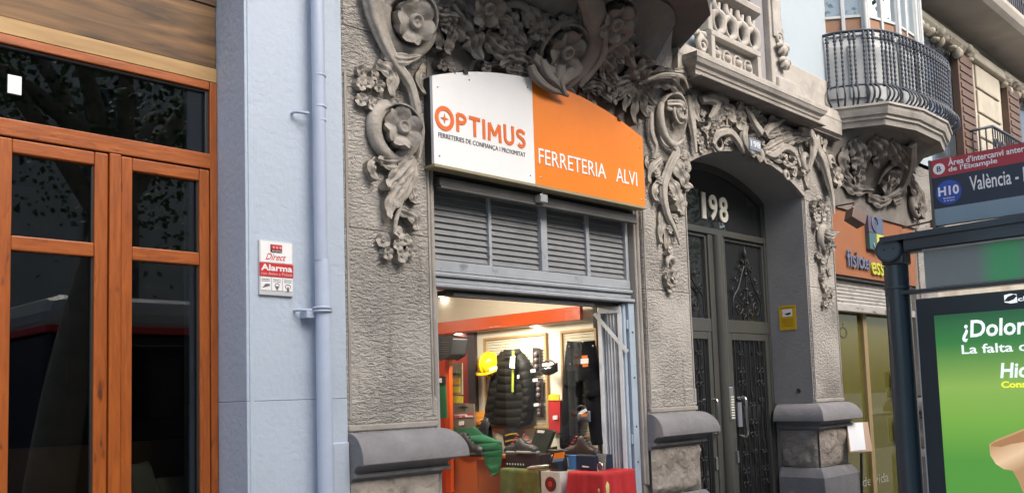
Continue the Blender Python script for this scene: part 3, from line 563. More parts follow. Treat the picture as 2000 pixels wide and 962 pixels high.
# big acanthus to the right of the sign
for tip, wpx in (((1168, 172), 30), ((1180, 205), 26), ((1200, 225), 24), ((1222, 250), 26), ((1248, 235), 24), ((1262, 205), 26)):
    leaf(P2, [(1232, 148), ((1232+tip[0])/2+3, (148+tip[1])/2-4), tip], wpx, 3, .06, .06, sd_)
leaf(P2, [(1236, 160), (1262, 146), (1292, 154), (1312, 186)], 44, 5, .09, .05, sd_); stem(P2, [(1240, 140), (1270, 132), (1300, 148), (1314, 178)], [2, 4, 4, 2], .12, sp)
bowl(P2, (1302, 236), 50, .78, .10, sp); cup(P2, (1302, 236), 48, 150, 330, 10, 6, .07, sp, 0., .78); cup(P2, (1308, 226), 26, 60, 300, 5, 3, .10, sp, .3, .7)
leaf(P2, [(1290, 205), (1308, 212), (1312, 240)], 26, 2, .10, .06, sp); cup(P2, (1313, 226), 16, 0, 500, 6, 3, .11, sp, .6); posies(P2, [(1312, 245), (1322, 235)], 9, sp)
posies(P2, [(1308, 150), (1322, 160), (1312, 168), (1325, 178)], 12, sp); leaf(P2, [(1305, 140), (1318, 148), (1326, 178)], 24, 3, .09, .05, sp)
stem(P2, [(1300, 285), (1310, 300), (1296, 330), (1284, 370), (1290, 415), (1306, 450), (1316, 480)], [5, 10, 11, 11, 9, 6, 3], .05, sp)
stem(P2, [(1262, 220), (1262, 260), (1272, 290), (1268, 312)], [7, 9, 6, 3], .04, sp)
leaf(P2, [(1318, 290), (1332, 320), (1318, 350)], 34, 3, .05, .03, sp); leaf(P2, [(1300, 310), (1318, 345), (1330, 372)], 36, 3, .08, .06, sp); posies(P2, [(1322, 330), (1328, 350), (1318, 322), (1330, 365), (1322, 385), (1326, 398), (1314, 405)], 14, sp)
leaf(P2, [(1290, 310), (1268, 330), (1262, 360)], 18, 2, .03, .02, sp); leaf(P2, [(1285, 350), (1272, 372), (1275, 396)], 20, 2, .04, .03, sp); leaf(P2, [(1298, 345), (1312, 380), (1322, 425)], 30, 3, .06, .03, sp)
leaf(P2, [(1290, 400), (1286, 440), (1284, 478)], 20, 3, .03, .03, sp); leaf(P2, [(1296, 400), (1310, 440), (1317, 462)], 16, 2, .03, .03, sp); leaf(P2, [(1296, 410), (1297, 460), (1300, 500)], 22, 3, .03, .02, sp)
leaf(P2, [(1262, 305), (1260, 320), (1268, 340)], 12, 2, .02, .02, sp)
cup(P2, (1302, 520), 16, 20, 200, 7, 6, .05, sp); posies(P2, [(1298, 540), (1308, 538), (1300, 553), (1312, 550), (1306, 562)], 10, sp); rosette(P2, (1306, 543), 12, 5, .05, sp)
ell_later = []
rg = random.Random(11)
for i in range(46):      # dense small foliage of the sooty corbel
    x = rg.uniform(850, 1225); ytop = 150 if x < 1034 else 158+max(0, x-1034)*.30
    y = rg.uniform(8, ytop-22); a = rg.uniform(.3, 2.8); l = rg.uniform(16, 34)
    leaf(S1, [(x, y), (x+math.cos(a)*l*.45, y+math.sin(a)*l*.5), (x+math.cos(a+.5)*l*.9, y+math.sin(a+.5)*l)], rg.uniform(16, 28), 3, .05, .06, sd_)
for x, y in ((1322, 300), (1326, 316), (1308, 322), (1280, 330), (1276, 350), (1300, 375), (1316, 395), (1306, 420), (1318, 440), (1292, 440), (1303, 480)):
    a = rg.uniform(.6, 2.4); l = rg.uniform(14, 26); leaf(P2, [(x, y), (x+math.cos(a)*l*.4, y+math.sin(a)*l*.5), (x+math.cos(a+.5)*l*.7, y+math.sin(a+.5)*l)], rg.uniform(12, 20), 3, .05, .04, sp)
# hanging boss of the corbel, in front of the sign
def free_tube(pts, rad, Yf, nm='corbel_rib'):
    P = crom([oY(x, y, Yf) for x, y in pts], 24); k_ = mpp(*pts[1]); MB().tube(P, [max(.004, k_*(rad[0]+(rad[1]-rad[0])*i/24)*(.5+.5*math.sin(PI*min(1, .12+i/24)))) for i in range(25)], 18, True, .25, .7, -UY).build(nm, sd_, S1)
free_tube([(1036, 128), (1046, 150), (1072, 172), (1110, 187)], (13, 7), -.125); free_tube([(1132, 100), (1122, 135), (1098, 160), (1104, 184)], (20, 9), -.14); free_tube([(1058, 118), (1066, 142), (1084, 160), (1100, 178)], (15, 8), -.135)
free_tube([(1095, 120), (1092, 145), (1090, 160), (1102, 176)], (17, 8), -.13); free_tube([(1040, 112), (1060, 132), (1080, 140), (1098, 150)], (18, 10), -.115)
# frieze over the arch
AWP[0] = AW
stem(AW, [(1335, 190), (1338, 220), (1345, 262), (1350, 300)], [12, 13, 9, 4], .04, sp); leaf(AW, [(1336, 160), (1342, 200), (1350, 245)], 28, 3, .07, .05, sp)
stem(AW, [(1352, 200), (1374, 198), (1382, 212), (1368, 236)], [9, 12, 10, 4], .08, sp); cup(AW, (1368, 235), 22, 130, 420, 7, 4, .04, sp, .3)
leaf(AW, [(1372, 190), (1395, 198), (1402, 222)], 28, 3, .09, .06, sp); leaf(AW, [(1385, 205), (1410, 222), (1412, 248)], 32, 4, .09, .07, sp); leaf(AW, [(1400, 225), (1425, 235), (1428, 262)], 26, 3, .08, .06, sp); leaf(AW, [(1385, 250), (1395, 230), (1415, 226)], 24, 3, .06, .05, sp)
posies(AW, [(1372, 262), (1362, 275), (1378, 277), (1366, 290), (1384, 262), (1356, 262)], 10, sp)
stem(AW, [(1438, 300), (1428, 280), (1412, 262), (1390, 266), (1380, 285)], [6, 9, 9, 8, 4], .06, sp); cup(AW, (1395, 283), 18, 40, 420, 6, 3, .05, sp, .5)
stem(AW, [(1464, 266), (1450, 245), (1442, 228), (1434, 214)], [11, 9, 7, 3], .10, sp); leaf(AW, [(1450, 240), (1432, 225), (1420, 205)], 26, 3, .09, .07, sp); leaf(AW, [(1446, 225), (1430, 205), (1418, 196)], 20, 2, .09, .05, sp); leaf(AW, [(1444, 212), (1452, 192), (1462, 182)], 22, 3, .09, .06, sp); leaf(AW, [(1440, 210), (1432, 190), (1436, 172)], 24, 3, .09, .05, sp); leaf(AW, [(1455, 250), (1436, 245), (1424, 236)], 20, 2, .08, .06, sp)
posies(AW, [(1470, 232), (1482, 238), (1490, 244), (1478, 248), (1466, 242)], 11, sp)
stem(AW, [(1474, 268), (1482, 255), (1500, 246), (1512, 238)], [8, 9, 6, 3], .09, sp); leaf(AW, [(1480, 262), (1500, 262), (1513, 252)], 20, 3, .08, .05, sp); leaf(AW, [(1488, 254), (1494, 236), (1506, 226)], 18, 2, .08, .05, sp)
stem(AW, [(1440, 250), (1436, 275), (1446, 298), (1458, 300)], [9, 11, 9, 4], .07, sp); cup(AW, (1452, 282), 17, 120, 420, 8, 5, .09, sp, .4)
leaf(AW, [(1458, 296), (1466, 306), (1464, 318)], 30, 0, .10, .02, sp, name='pendant_tongue')
stem(AW, [(1482, 300), (1500, 305), (1520, 290), (1540, 300), (1552, 328)], [5, 9, 9, 8, 4], .05, sp); leaf(AW, [(1486, 296), (1505, 282), (1530, 272)], 22, 3, .07, .05, sp); leaf(AW, [(1500, 306), (1522, 312), (1534, 328)], 22, 3, .05, .05, sp)
leaf(AW, [(1505, 272), (1522, 262), (1545, 262)], 24, 3, .07, .05, sp); leaf(AW, [(1520, 282), (1540, 272), (1562, 275)], 24, 3, .07, .06, sp); posies(AW, [(1538, 292), (1546, 302), (1536, 308), (1548, 318), (1540, 325), (1544, 338)], 8, sp)
stem(AW, [(1548, 258), (1566, 266), (1574, 292), (1566, 335)], [10, 13, 11, 3], .07, sp); cup(AW, (1566, 322), 18, 60, 400, 8, 4, .06, sp, .4, .8); cup(AW, (1530, 345), 9, 0, 400, 5, 3, .04, sp, .4)
leaf(AW, [(1420, 262), (1410, 240), (1424, 220)], 20, 3, .07, .05, sp); leaf(AW, [(1505, 300), (1490, 312), (1500, 322)], 16, 2, .04, .03, sp)
# fill the frieze densely
rf = random.Random(3)
for i in range(34):
    x = 1350+i*6.4; yb = 300-48*math.sin(PI*(x-1340)/(1566-1340))*0 + (x-1340)*.22
    y = 212+(x-1350)*.36+rf.uniform(-18, 44); a = rf.uniform(0, 2*PI); l = rf.uniform(10, 20)
    if (y > 285+max(0, (x-1450))*.45) or y < 190+(x-1340)*.386: continue
    leaf(AW, [(x, y), (x+math.cos(a)*l*.4, y+math.sin(a)*l*.5), (x+math.cos(a+.6)*l*.8, y+math.sin(a+.6)*l)], rf.uniform(11, 19), 3, .055, .05, sp)
# pier right of the door
stem(P3, [(1584, 262), (1582, 290), (1594, 318), (1604, 352), (1612, 385), (1616, 420)], [5, 12, 13, 10, 7, 4], .06, sp); stem(P3, [(1578, 240), (1588, 262), (1592, 285)], [4, 8, 6], .05, sp)
cup(P3, (1615, 345), 26, 60, 330, 8, 6, .05, sp, 0, .9); bowl(P3, (1616, 347), 27, .95, .07, sp); rosette(P3, (1617, 348), 20, 6, .09, sp); cup(P3, (1614, 322), 13, 0, 320, 6, 4, .07, sp)
leaf(P3, [(1560, 285), (1568, 330), (1572, 372)], 18, 3, .03, .03, sp); leaf(P3, [(1592, 268), (1600, 280), (1598, 302)], 16, 2, .06, .04, sp)
posies(P3, [(1584, 398), (1596, 396), (1606, 404), (1584, 412), (1598, 414), (1590, 428), (1602, 424), (1588, 440)], 9, sp)
cup(P3, (1604, 468), 22, 60, 260, 9, 8, .04, sp, 0, .8); posies(P3, [(1608, 462), (1616, 458), (1612, 474), (1618, 482), (1608, 484)], 10, sp); leaf(P3, [(1600, 455), (1612, 462), (1622, 456)], 18, 2, .07, .05, sp)
posies(P3, [(1594, 498), (1600, 508), (1603, 520), (1601, 540), (1612, 566), (1618, 576), (1607, 580), (1614, 590), (1606, 592)], 8, sp); leaf(P3, [(1598, 490), (1600, 520), (1603, 548)], 12, 3, .03, .02, sp); leaf(P3, [(1618, 505), (1614, 525), (1618, 540)], 9, 2, .02, .02, sp); leaf(P3, [(1602, 550), (1606, 562), (1612, 582)], 14, 3, .04, .03, sp)
# sooty corbel under the second bay
for pts, wpx in (([(1650, 290), (1640, 320), (1648, 350)], 30), ([(1665, 270), (1672, 300), (1655, 330)], 34), ([(1690, 280), (1680, 310), (1660, 345)], 30), ([(1640, 350), (1660, 370), (1690, 372)], 30), ([(1700, 270), (1715, 290), (1700, 320)], 36), ([(1735, 275), (1745, 300), (1760, 320)], 30), ([(1755, 285), (1768, 300), (1775, 330)], 24), ([(1690, 385), (1715, 395), (1745, 372)], 26), ([(1760, 350), (1750, 385), (1730, 398)], 24), ([(1775, 345), (1780, 380), (1775, 410)], 26), ([(1785, 360), (1795, 400), (1790, 430)], 26)):
    leaf(S2, pts, wpx, 3, .06, .06, sd_)
rosette(S2, (1728, 348), 26, 6, .08, sd_); cup(S2, (1728, 348), 34, -60, 200, 9, 7, .05, sd_); rosette(S2, (1665, 345), 20, 5, .07, sd_); stem(S2, [(1775, 275), (1770, 320), (1750, 365), (1715, 392)], [9, 12, 10, 4], .05, sd_)
cup(S2, (1782, 400), 22, 60, 330, 8, 6, .05, sd_); posies(S2, [(1786, 395), (1790, 410), (1782, 420)], 9, sd_)
# ================================================================ BLUE PAINTED BUILDING
BB = thing('blue_painted_building', 'blue painted building front left of the stone piers', 'building', (0, 0, 0))
bj = oY(560, 781, 0).z; bw = MB().box(2.0, 2.523, .0, .6, bj+.0006, 12).build('pilaster', blue, BB, bevel=.003)
MB().box(2.0, 2.523, -.0008, .6, .955, bj-.0006).build('wall_block', blue, bw, bevel=.002)
MB().box(2.012, 2.035, -.006, .01, 1.10, 11.9).build('edge_bead', blue, bw, bevel=.004)
MB().box(1.985, 2.523, -.022, .58, 0, .952).build('pilaster_base', blue, bw, bevel=.01); MB().box(2.43, 2.522, -.014, .01, .957, 1.40).build('base_return', blue, bw, bevel=.006)
MB().box(-6, 1.997, .0, .6, 3.95, 12).build('upper_wall', blue, BB)
MB().box(-1.9, -1.55, 0, .6, 0, 3.95).build('pilaster', blue, BB, bevel=.008)
# downpipe
dp = thing('downpipe', 'blue painted downpipe running down the blue wall beside the stone pier', 'pipe', (2.36, -.07, 0))
MB().tube([(2.345, -.065, 2.24), (2.345, -.065, 11.9)], .031, 20).build('pipe_upper', bluep, dp); MB().tube([(2.352, -.065, 0), (2.352, -.065, 2.232), (2.352, -.065, 2.245)], [.036, .036, .033], 20).build('pipe_lower', bluep, dp)
for z, r in ((3.115, .0335), (2.965, .0335), (2.90, .032), (2.02, .045), (2.005, .045)): MB().lathe((2.348, -.065, z), UZ, [(r-.004, -.006), (r, -.004), (r, .004), (r-.004, .006)], 20).build('pipe_clamp', bluep, dp)
for z in (2.01, 2.93): MB().tube([(2.30, -.05, z), (2.24, -.03, z), (2.24, 0, z)], .007, 8).build('clamp_bolt', bluep, dp)
MB().box(2.27, 2.31, -.055, 0, 1.975, 2.005).build('clamp_bracket', bluep, dp)
# alarm sign
a0 = oY(506, 467, -.012); a1 = oY(573, 580, -.012); AX0, AX1, AZ0, AZ1 = a0.x, a1.x, a1.z+.003, a0.z
al = thing('alarm_sign', 'small red and white alarm company sign on the blue wall', 'sign', (AX0, 0, AZ0)); W_, H_ = AX1-AX0, AZ1-AZ0
MB().box(AX0, AX1, -.012, 0, AZ0, AZ1).build('sign_plate', plain('sign_silver', (.5, .52, .52), .4), al, bevel=.002)
def apan(nm, mt, u0, u1, v0, v1, y=-.014, t=.002): return MB().box(AX0+W_*u0, AX0+W_*u1, y, y+t, AZ0+H_*v0, AZ0+H_*v1).build(nm, mt, al)
apan('white_field', white, .03, .97, .6, .98); apan('red_field', red, .0, 1, .34, .585)
apan('logo_block', black, .32, .66, .79, .93, -.016); apan('logo_red', red, .335, .645, .835, .92, -.018)
for k in range(3): MB().lathe((AX0+W_*(.40+.1*k), -.018, AZ0+H_*.875), -UY, [(W_*.035, 0), (W_*.035, .002)], 10).build('logo_dot', plain('logo_pink', (.7, .25, .25)), al)
text('sign_text', 'SECURITAS', white, al, (AX0+W_*.35, -.018, AZ0+H_*.80), UX, UZ, W_*.28, H_*.022, .001)
text('sign_text', 'Direct', red, al, (AX0+W_*.18, -.0145, AZ0+H_*.645), UX, (UZ*.99+UX*.0), W_*.6, H_*.12, .001, .0, shear=.45)
text('sign_text', 'Alarma', white, al, (AX0+W_*.04, -.0145, AZ0+H_*.445), UX, UZ, W_*.92, H_*.115, .001, .03); text('sign_text', 'con Aviso a Policía', plain('sign_pink', (.75, .4, .4)), al, (AX0+W_*.04, -.0145, AZ0+H_*.365), UX, UZ, W_*.92, H_*.06, .001)
gr_i = plain('sign_grey_ink', (.13, .13, .14))
for k, (a, b) in enumerate((('Conexión', 'permanente'), ('Cámara', 'con flash'), ('Alarma', 'con sirena'))):
    u = .035+k*.325; apan('white_field', white, u, u+.29, .09, .325); text('sign_text', a, gr_i, al, (AX0+W_*(u+.03), -.0145, AZ0+H_*.28), UX, UZ, W_*.22, H_*.022, .001); text('sign_text', b, gr_i, al, (AX0+W_*(u+.03), -.0145, AZ0+H_*.245), UX, UZ, W_*.22, H_*.018, .001)
    c = Vector((AX0+W_*(u+.145), -.0145, AZ0+H_*.155))
    mb = MB()
    if k == 0: mb.poly([c+Vector((-.02, 0, -.008)), c+Vector((.0, 0, -.002)), c+Vector((.02, 0, .004)), c+Vector((.018, 0, .012)), c+Vector((-.002, 0, .012)), c+Vector((-.012, 0, 0))], (0, -.001, 0))
    elif k == 1: mb.poly([c+Vector((-.012, 0, .004)), c+Vector((.012, 0, .004)), c+Vector((0, 0, -.016))], (0, -.001, 0)); mb.tube([c+Vector((.011*math.cos(t*PI/6), 0, .008+.008*math.sin(t*PI/6))) for t in range(13)], .0015, 6)
    else: mb.poly([c+Vector((-.002, 0, .004)), c+Vector((.002, 0, .004)), c+Vector((.007, 0, -.018)), c+Vector((-.007, 0, -.018))], (0, -.001, 0)); mb.tube([c+Vector((.013*math.cos(t*PI/6), 0, .004+.01*math.sin(t*PI/6))) for t in range(13)], .0015, 6)
    mb.build('pictogram', gr_i, al)
# ================================================================ WOODEN SHOPFRONT
WF = thing('wooden_shopfront', 'orange-stained timber shopfront with dark glass at the far left', 'shopfront', (.2, .3, 0)); WY = .25
def wbox(nm, mt, x0, x1, z0, z1, y=0, t=.07, par=None, **k): return MB().box(x0, x1, WY+y, WY+y+t, z0, z1).build(nm, mt, par or WF, bevel=k.pop('bevel', .004), **k)
xl = -1.54
wbox('top_rail', wood_h, xl, 1.96, 3.045, 3.083); wbox('frame_post', wood_v, 1.962, 1.998, 0, 3.083); wbox('frame_post', wood_v, xl-.01, xl+.03, 0, 3.04)
wbox('transom_rail', wood_h, xl+.03, 1.96, 2.672, 2.742, -.008, .08)
wbox('plinth_rail', wood_h, xl+.03, 1.96, 0, .12)
wbox('plywood_board', ply_l, xl, 1.997, 3.085, 3.152, .0, .03, bevel=.002, label='pale pine strip above the transom'); wbox('plywood_board', ply_d, xl, 1.997, 3.154, 3.45, .006, .03, bevel=.003); wbox('plywood_board', ply_d, xl, 1.997, 3.453, 3.94, .0, .03, bevel=.003)
MB().box(xl+.03, 1.96, WY+.03, WY+.036, 2.742, 3.045).build('transom_pane', g_dark, WF)
wbox('glazing_bead', black, 1.945, 1.962, 2.742, 3.045, .012, .02); wbox('glazing_bead', black, xl+.03, 1.945, 3.033, 3.045, .012, .02)
def leafdoor(x0, x1, st):
    d = MB().box(x0, x0+st, WY-.006, WY+.05, .13, 2.665).build('door_leaf', wood_v, WF, bevel=.005)
    MB().box(x1-st, x1, WY-.006, WY+.05, .13, 2.665).build('stile', wood_v, d, bevel=.005)
    for z0, z1 in ((2.61, 2.665), (2.222, 2.28), (.13, .32)): MB().box(x0+st, x1-st, WY-.004, WY+.05, z0, z1).build('rail', wood_h, d, bevel=.005)
    for z0, z1 in ((2.28, 2.61), (.32, 2.222)):
        MB().box(x0+st-.004, x1-st+.004, WY+.02, WY+.026, z0-.004, z1+.004).build('pane', g_dark, d)
        MB().box(x1-st-.008, x1-st+.001, WY+.008, WY+.02, z0, z1).build('glazing_seal', black, d)
    return d
leafdoor(1.555, 1.955, .048); wbox('centre_mullion', wood_v, 1.503, 1.552, .12, 2.668, -.016, .07); leafdoor(1.075, 1.50, .055); wbox('centre_mullion', wood_v, 1.02, 1.072, .12, 2.668, -.016, .07)
leafdoor(.6, 1.017, .055); leafdoor(.16, .575, .055); leafdoor(-.3, .13, .055); leafdoor(-.75, -.33, .055); leafdoor(-1.2, -.78, .055)
tag(box('white_card', white, None, 1.118, 1.168, WY+.022, WY+.029, 2.855, 2.93, bevel=.001), 'small white box stuck on the transom glass at the far left', 'box')
# room behind
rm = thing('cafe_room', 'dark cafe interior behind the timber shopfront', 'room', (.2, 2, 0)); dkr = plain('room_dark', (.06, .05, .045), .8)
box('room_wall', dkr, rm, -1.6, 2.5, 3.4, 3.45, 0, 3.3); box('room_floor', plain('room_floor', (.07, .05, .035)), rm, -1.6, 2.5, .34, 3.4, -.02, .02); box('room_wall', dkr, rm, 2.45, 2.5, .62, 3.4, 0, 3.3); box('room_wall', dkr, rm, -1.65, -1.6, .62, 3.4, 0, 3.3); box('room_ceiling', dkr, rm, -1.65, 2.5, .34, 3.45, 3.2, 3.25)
bn = thing('wooden_bench', 'wooden bench with high back inside behind the timber shopfront glass', 'bench', (1.4, 1.0, 0)); bwood = plain('bench_wood', (.24, .13, .06), .5, var=.2)
box('bench_back', bwood, bn, 1.0, 2.4, 1.0, 1.05, .5, 1.42); box('bench_seat', bwood, bn, 1.0, 2.4, .65, 1.0, 1.0, 1.06); box('bench_front', bwood, bn, 1.0, 2.4, .67, .69, .02, 1.0)
def pillow(c, w, h, d, mt, label, rz=0, rx=.3, grp_=None):
    mb = MB()
    def fn(u, v, s=1):
        a, b = u*2-1, v*2-1; pinch = 1-.12*(1-abs(a))*(abs(b))-.12*(1-abs(b))*abs(a); z = d*((1-a**4)*(1-b**4))**.5*s
        p = Vector((a*w/2*pinch, z, b*h/2*pinch)); p.rotate(Matrix.Rotation(rx, 3, 'X')); p.rotate(Matrix.Rotation(rz, 3, 'Z')); return p+Vector(c)
    mb.grid(lambda u, v: fn(u, v, -1), 12, 12); mb.grid(lambda u, v: fn(v, u, 1), 12, 12); return tag(mb.build('cushion', mt, None), label, 'cushion', grp_)
cu_m = plain('cushion_cream', (.70, .66, .48), .9)
pillow((1.90, .86, 1.22), .17, .24, .05, cu_m, 'cream cushion, the left one, standing on the bench behind the glass', .2, -.5); pillow((2.06, .84, 1.17), .22, .18, .05, cu_m, 'cream cushion, the right one, lying lower on the bench behind the glass', -.2, -.9)
# ================================================================ HARDWARE SHOP FRONT
SF = thing('hardware_shopfront', 'grey-blue painted shopfront with four louvre panels under the orange and white sign', 'shopfront', (4, .1, 0))
def sbox(nm, mt, x0, x1, y0, y1, z0, z1, **k): return MB().box(x0, x1, y0, y1, z0, z1).build(nm, mt, SF, bevel=k.pop('bevel', .003), **k)
LX0, LX1 = 3.12, 4.86
sbox('bottom_rail', grey_p, LX0, LX1, .065, .14, 2.268, 2.328); sbox('moulding', grey_p, LX0, LX1, .045, .13, 2.238, 2.262, bevel=.008); sbox('moulding', grey_p, LX0, LX1, .06, .13, 2.205, 2.232, bevel=.006); sbox('lintel', grey_p, LX0, LX1, .03, .15, 2.178, 2.200, bevel=.006)
sbox('track', dark_m, 3.25, 4.80, .10, .20, 2.150, 2.174); sbox('track_rail', grey_p, 3.3, 4.5, .085, .10, 2.142, 2.160)
for x0, x1, y in ((3.12, 3.15, .07), (3.565, 3.588, .075), (3.995, 4.05, .065), (4.43, 4.462, .075), (4.83, 4.86, .07)): sbox('mullion', grey_p, x0, x1, y, .15, 2.329, 2.76)
for x0, x1 in ((3.151, 3.564), (3.589, 3.994), (4.051, 4.429), (4.463, 4.829)):
    for k in range(12):
        z = 2.338+k*.0345; mb = MB(); mb.poly([(x0, .088, z), (x0, .094, z-.003), (x0, .108, z+.034), (x0, .102, z+.037)], (x1-x0, 0, 0)); mb.build('louvre_slat', grey_l, SF)
sbox('louvre_backing', grey_l, LX0, LX1, .135, .15, 2.33, 2.76, bevel=0)
sbox('shutter_box', dark_m, LX0, LX1, .05, .30, 2.77, 3.25); 
for k in range(4): sbox('shutter_slat', dark_m, LX0, LX1, .022+.004*(k % 2), .049, 2.765+.018+k*.03, 2.79+.018+k*.03, bevel=.006)
sbox('shutter_bottom_bar', mat('dirty_steel', (.12, .115, .11), .5, metal=.3, var=.3), LX0+.01, 4.855, -.012, .045, 2.715, 2.762, bevel=.004)
sbox('shutter_bar_lip', MATS['dirty_steel'], LX0+.01, 4.855, -.022, .02, 2.700, 2.713)
for z in (2.80,): sbox('shutter_edge_rod', MATS['dirty_steel'], LX0+.02, 4.83, .0, .012, z, z+.012)
sbox('shutter_lock', plain('lock_steel', (.6, .6, .6), .3, .6), 3.865, 3.925, -.062, -.012, 2.715, 2.76); MB().tube([(3.895, -.045, 2.762), (3.895, -.045, 2.79), (3.885, -.02, 2.8)], .006, 8).build('lock_shackle', chrome, SF)
jamb = sbox('right_jamb', mat('light_jamb_paint', (.36, .44, .52), .45, var=.08, vscale=7), 4.80, 4.862, .045, .16, 0, 2.176); sbox('jamb_channel', plain('rust_red', (.30, .05, .04), .6), 4.788, 4.799, .08, .14, 0, 2.1, bevel=0); sbox('jamb_strip', MATS['light_jamb_paint'], 4.762, 4.786, .06, .15, 0, 2.17)
for z in (.9, 1.13, 1.36, 1.68, 1.98): MB().lathe((4.832, .045, z), -UY, [(.007, -.002), (.007, .002)], 10).build('bolt_hole', black, SF)
for z in (1.25, 2.0): sbox('jamb_clip', MATS['light_jamb_paint'], 4.785, 4.80, .05, .09, z, z+.06)
sbox('left_jamb', grey_p, 3.118, 3.145, .05, .16, 0, 2.176)
# folded gate
G = thing('folding_gate', 'folded pale grey concertina gate standing open at the right side of the shop window', 'gate', (4.75, .1, 0)); gm = mat('gate_grey_paint', (.58, .60, .62), .5, var=.12, vscale=10, spots=((.07, .065, .06), 8, .68, .74))
ga, gb = Vector((4.765, .09, 0)), Vector((4.705, .21, 0)); gd = (gb-ga); NG = 13
for k in range(NG):
    c0 = ga+gd*(k/NG); c1 = ga+gd*((k+1)/NG); nn = Vector((-gd.y, gd.x, 0)).normalized()*(.012 if k % 2 else -.012)
    mb = MB(); mb.poly([c0-nn+UZ*.06, c0-nn+UZ*2.12, c1+nn+UZ*2.12, c1+nn+UZ*.06], Vector((.0, .005, 0))); mb.build('gate_slat', gm, G)
pn = Vector((gd.y, -gd.x, 0)).normalized()
if pn.y > 0: pn = -pn
MB().obox(ga*.5+gb*.5+pn*.024+UZ*2.13, gd.normalized(), pn, UZ, gd.length/2+.01, .018, .022).build('gate_head', gm, G, bevel=.003)
for q in (ga, gb): MB().obox(q+pn*.018+UZ*1.08, gd.normalized(), pn, UZ, .012, .018, 1.03).build('gate_stile', gm, G, bevel=.003)
MB().obox((ga*.55+gb*.45)+pn*.03+UZ*1.98, (gd.normalized()*.62+UZ*.78).normalized(), pn, (UZ*.62-gd.normalized()*.78).normalized(), .17, .007, .012).build('gate_brace', gm, G)
MB().box(3.146, 4.76, .30, .306, .7, 2.17).build('display_pane', g_clear, SF)
# ---- sign
SG = thing('orange_and_white_shop_sign', 'arched white and orange hardware shop sign over the louvres', 'sign', (4, -.06, 2.8))
SX0, SX1, SZ0, SZe, SZt = 3.035, 4.868, 2.805, 3.272, 3.435; SM = 3.802
scx = (SX0+SX1)/2; hw_ = (SX1-SX0)/2; SR = (hw_**2+(SZt-SZe)**2)/(2*(SZt-SZe))
def stz(x): return SZt-SR+math.sqrt(SR*SR-(x-scx)**2)
def spanel(nm, mt, x0, x1, y, t): 
    n = 24; pts = [(x0+(x1-x0)*i/n, y, stz(x0+(x1-x0)*i/n)) for i in range(n+1)]; return MB().poly([(x0, y, SZ0)]+pts+[(x1, y, SZ0)], (0, t, 0)).build(nm, mt, SG)
spanel('white_panel', plain('sign_white', (.80, .80, .80), .35, var=.03), SX0, SM, -.08, .02); spanel('orange_panel', plain('sign_orange', (.80, .215, .015), .35, var=.06), SM+.001, SX1, -.08, .02)
spanel('sign_case', black, SX0+.004, SX1-.004, -.059, .055)
MB().box(SX0-.003, SX1+.003, -.085, .0, SZ0-.016, SZ0-.002).build('sign_edge', plain('sign_edge_metal', (.30, .26, .16), .5), SG)
for x_, z_ in ((3.07, 2.85), (3.07, 3.22), (3.76, 2.85), (3.85, 2.85), (4.83, 2.85), (4.83, 3.2), (3.30, 3.31), (3.76, 3.37)): MB().lathe((x_, -.08, z_), -UY, [(.006, 0), (.006, .002), (.003, .003)], 10).build('sign_screw', chrome, SG)
for x_ in (3.27, 4.62): MB().box(x_-.015, x_+.015, -.09, -.02, stz(x_)-.01, stz(x_)+.008).build('top_clip', black, SG)
yy = -.0805
def bx(x, y): return oY(x, y, -.08)
p0, p1 = bx(853, 258), bx(1027, 281); lx0, lx1 = p0.x, p1.x; lz0 = (bx(853, 248).z); 
OT = plain('optimus_orange', (.70, .15, .025), .4)
zb = bx(905, 262).z; zt_ = bx(905, 223).z; Hh = zt_-zb
oc = Vector((bx(868, 236).x+.0, yy, (zb+zt_)/2+.004)); ro = Hh*.60
mb = MB(); nseg = 36
mb.add([oc+Vector((r*math.cos(2*PI*k/nseg), -.003*j, r*math.sin(2*PI*k/nseg))) for j in (0, 1) for r in (ro, ro*.64) for k in range(nseg)],
       [(2*nseg+k, 2*nseg+(k+1) % nseg, 3*nseg+(k+1) % nseg, 3*nseg+k) for k in range(nseg)]+[(k, (k+1) % nseg, 2*nseg+(k+1) % nseg, 2*nseg+k) for k in range(nseg)]+[(nseg+k, 3*nseg+k, 3*nseg+(k+1) % nseg, nseg+(k+1) % nseg) for k in range(nseg)])
mb.build('logo_ring', OT, SG)
mb = MB(); 
for k in range(4):
    a = PI/4+k*PI/2; q = PI/2*k
mb.poly([oc+Vector((math.cos(k*PI/4)*(ro*.42 if k % 2 == 0 else ro*.13), 0, math.sin(k*PI/4)*(ro*.42 if k % 2 == 0 else ro*.13))) for k in range(8)], (0, -.003, 0)); mb.build('logo_star', OT, SG)
tx0 = oc.x+ro*1.22; tx1 = bx(1026, 280).x; WID = {'P': .62, 'T': .66, 'I': .18, 'M': .86, 'U': .68, 'S': .60}
def arc(cx, cy, rx, ry, a, b, n=10): return [(cx+rx*math.cos(R_(a+(b-a)*k/n)), cy+ry*math.sin(R_(a+(b-a)*k/n))) for k in range(n+1)]
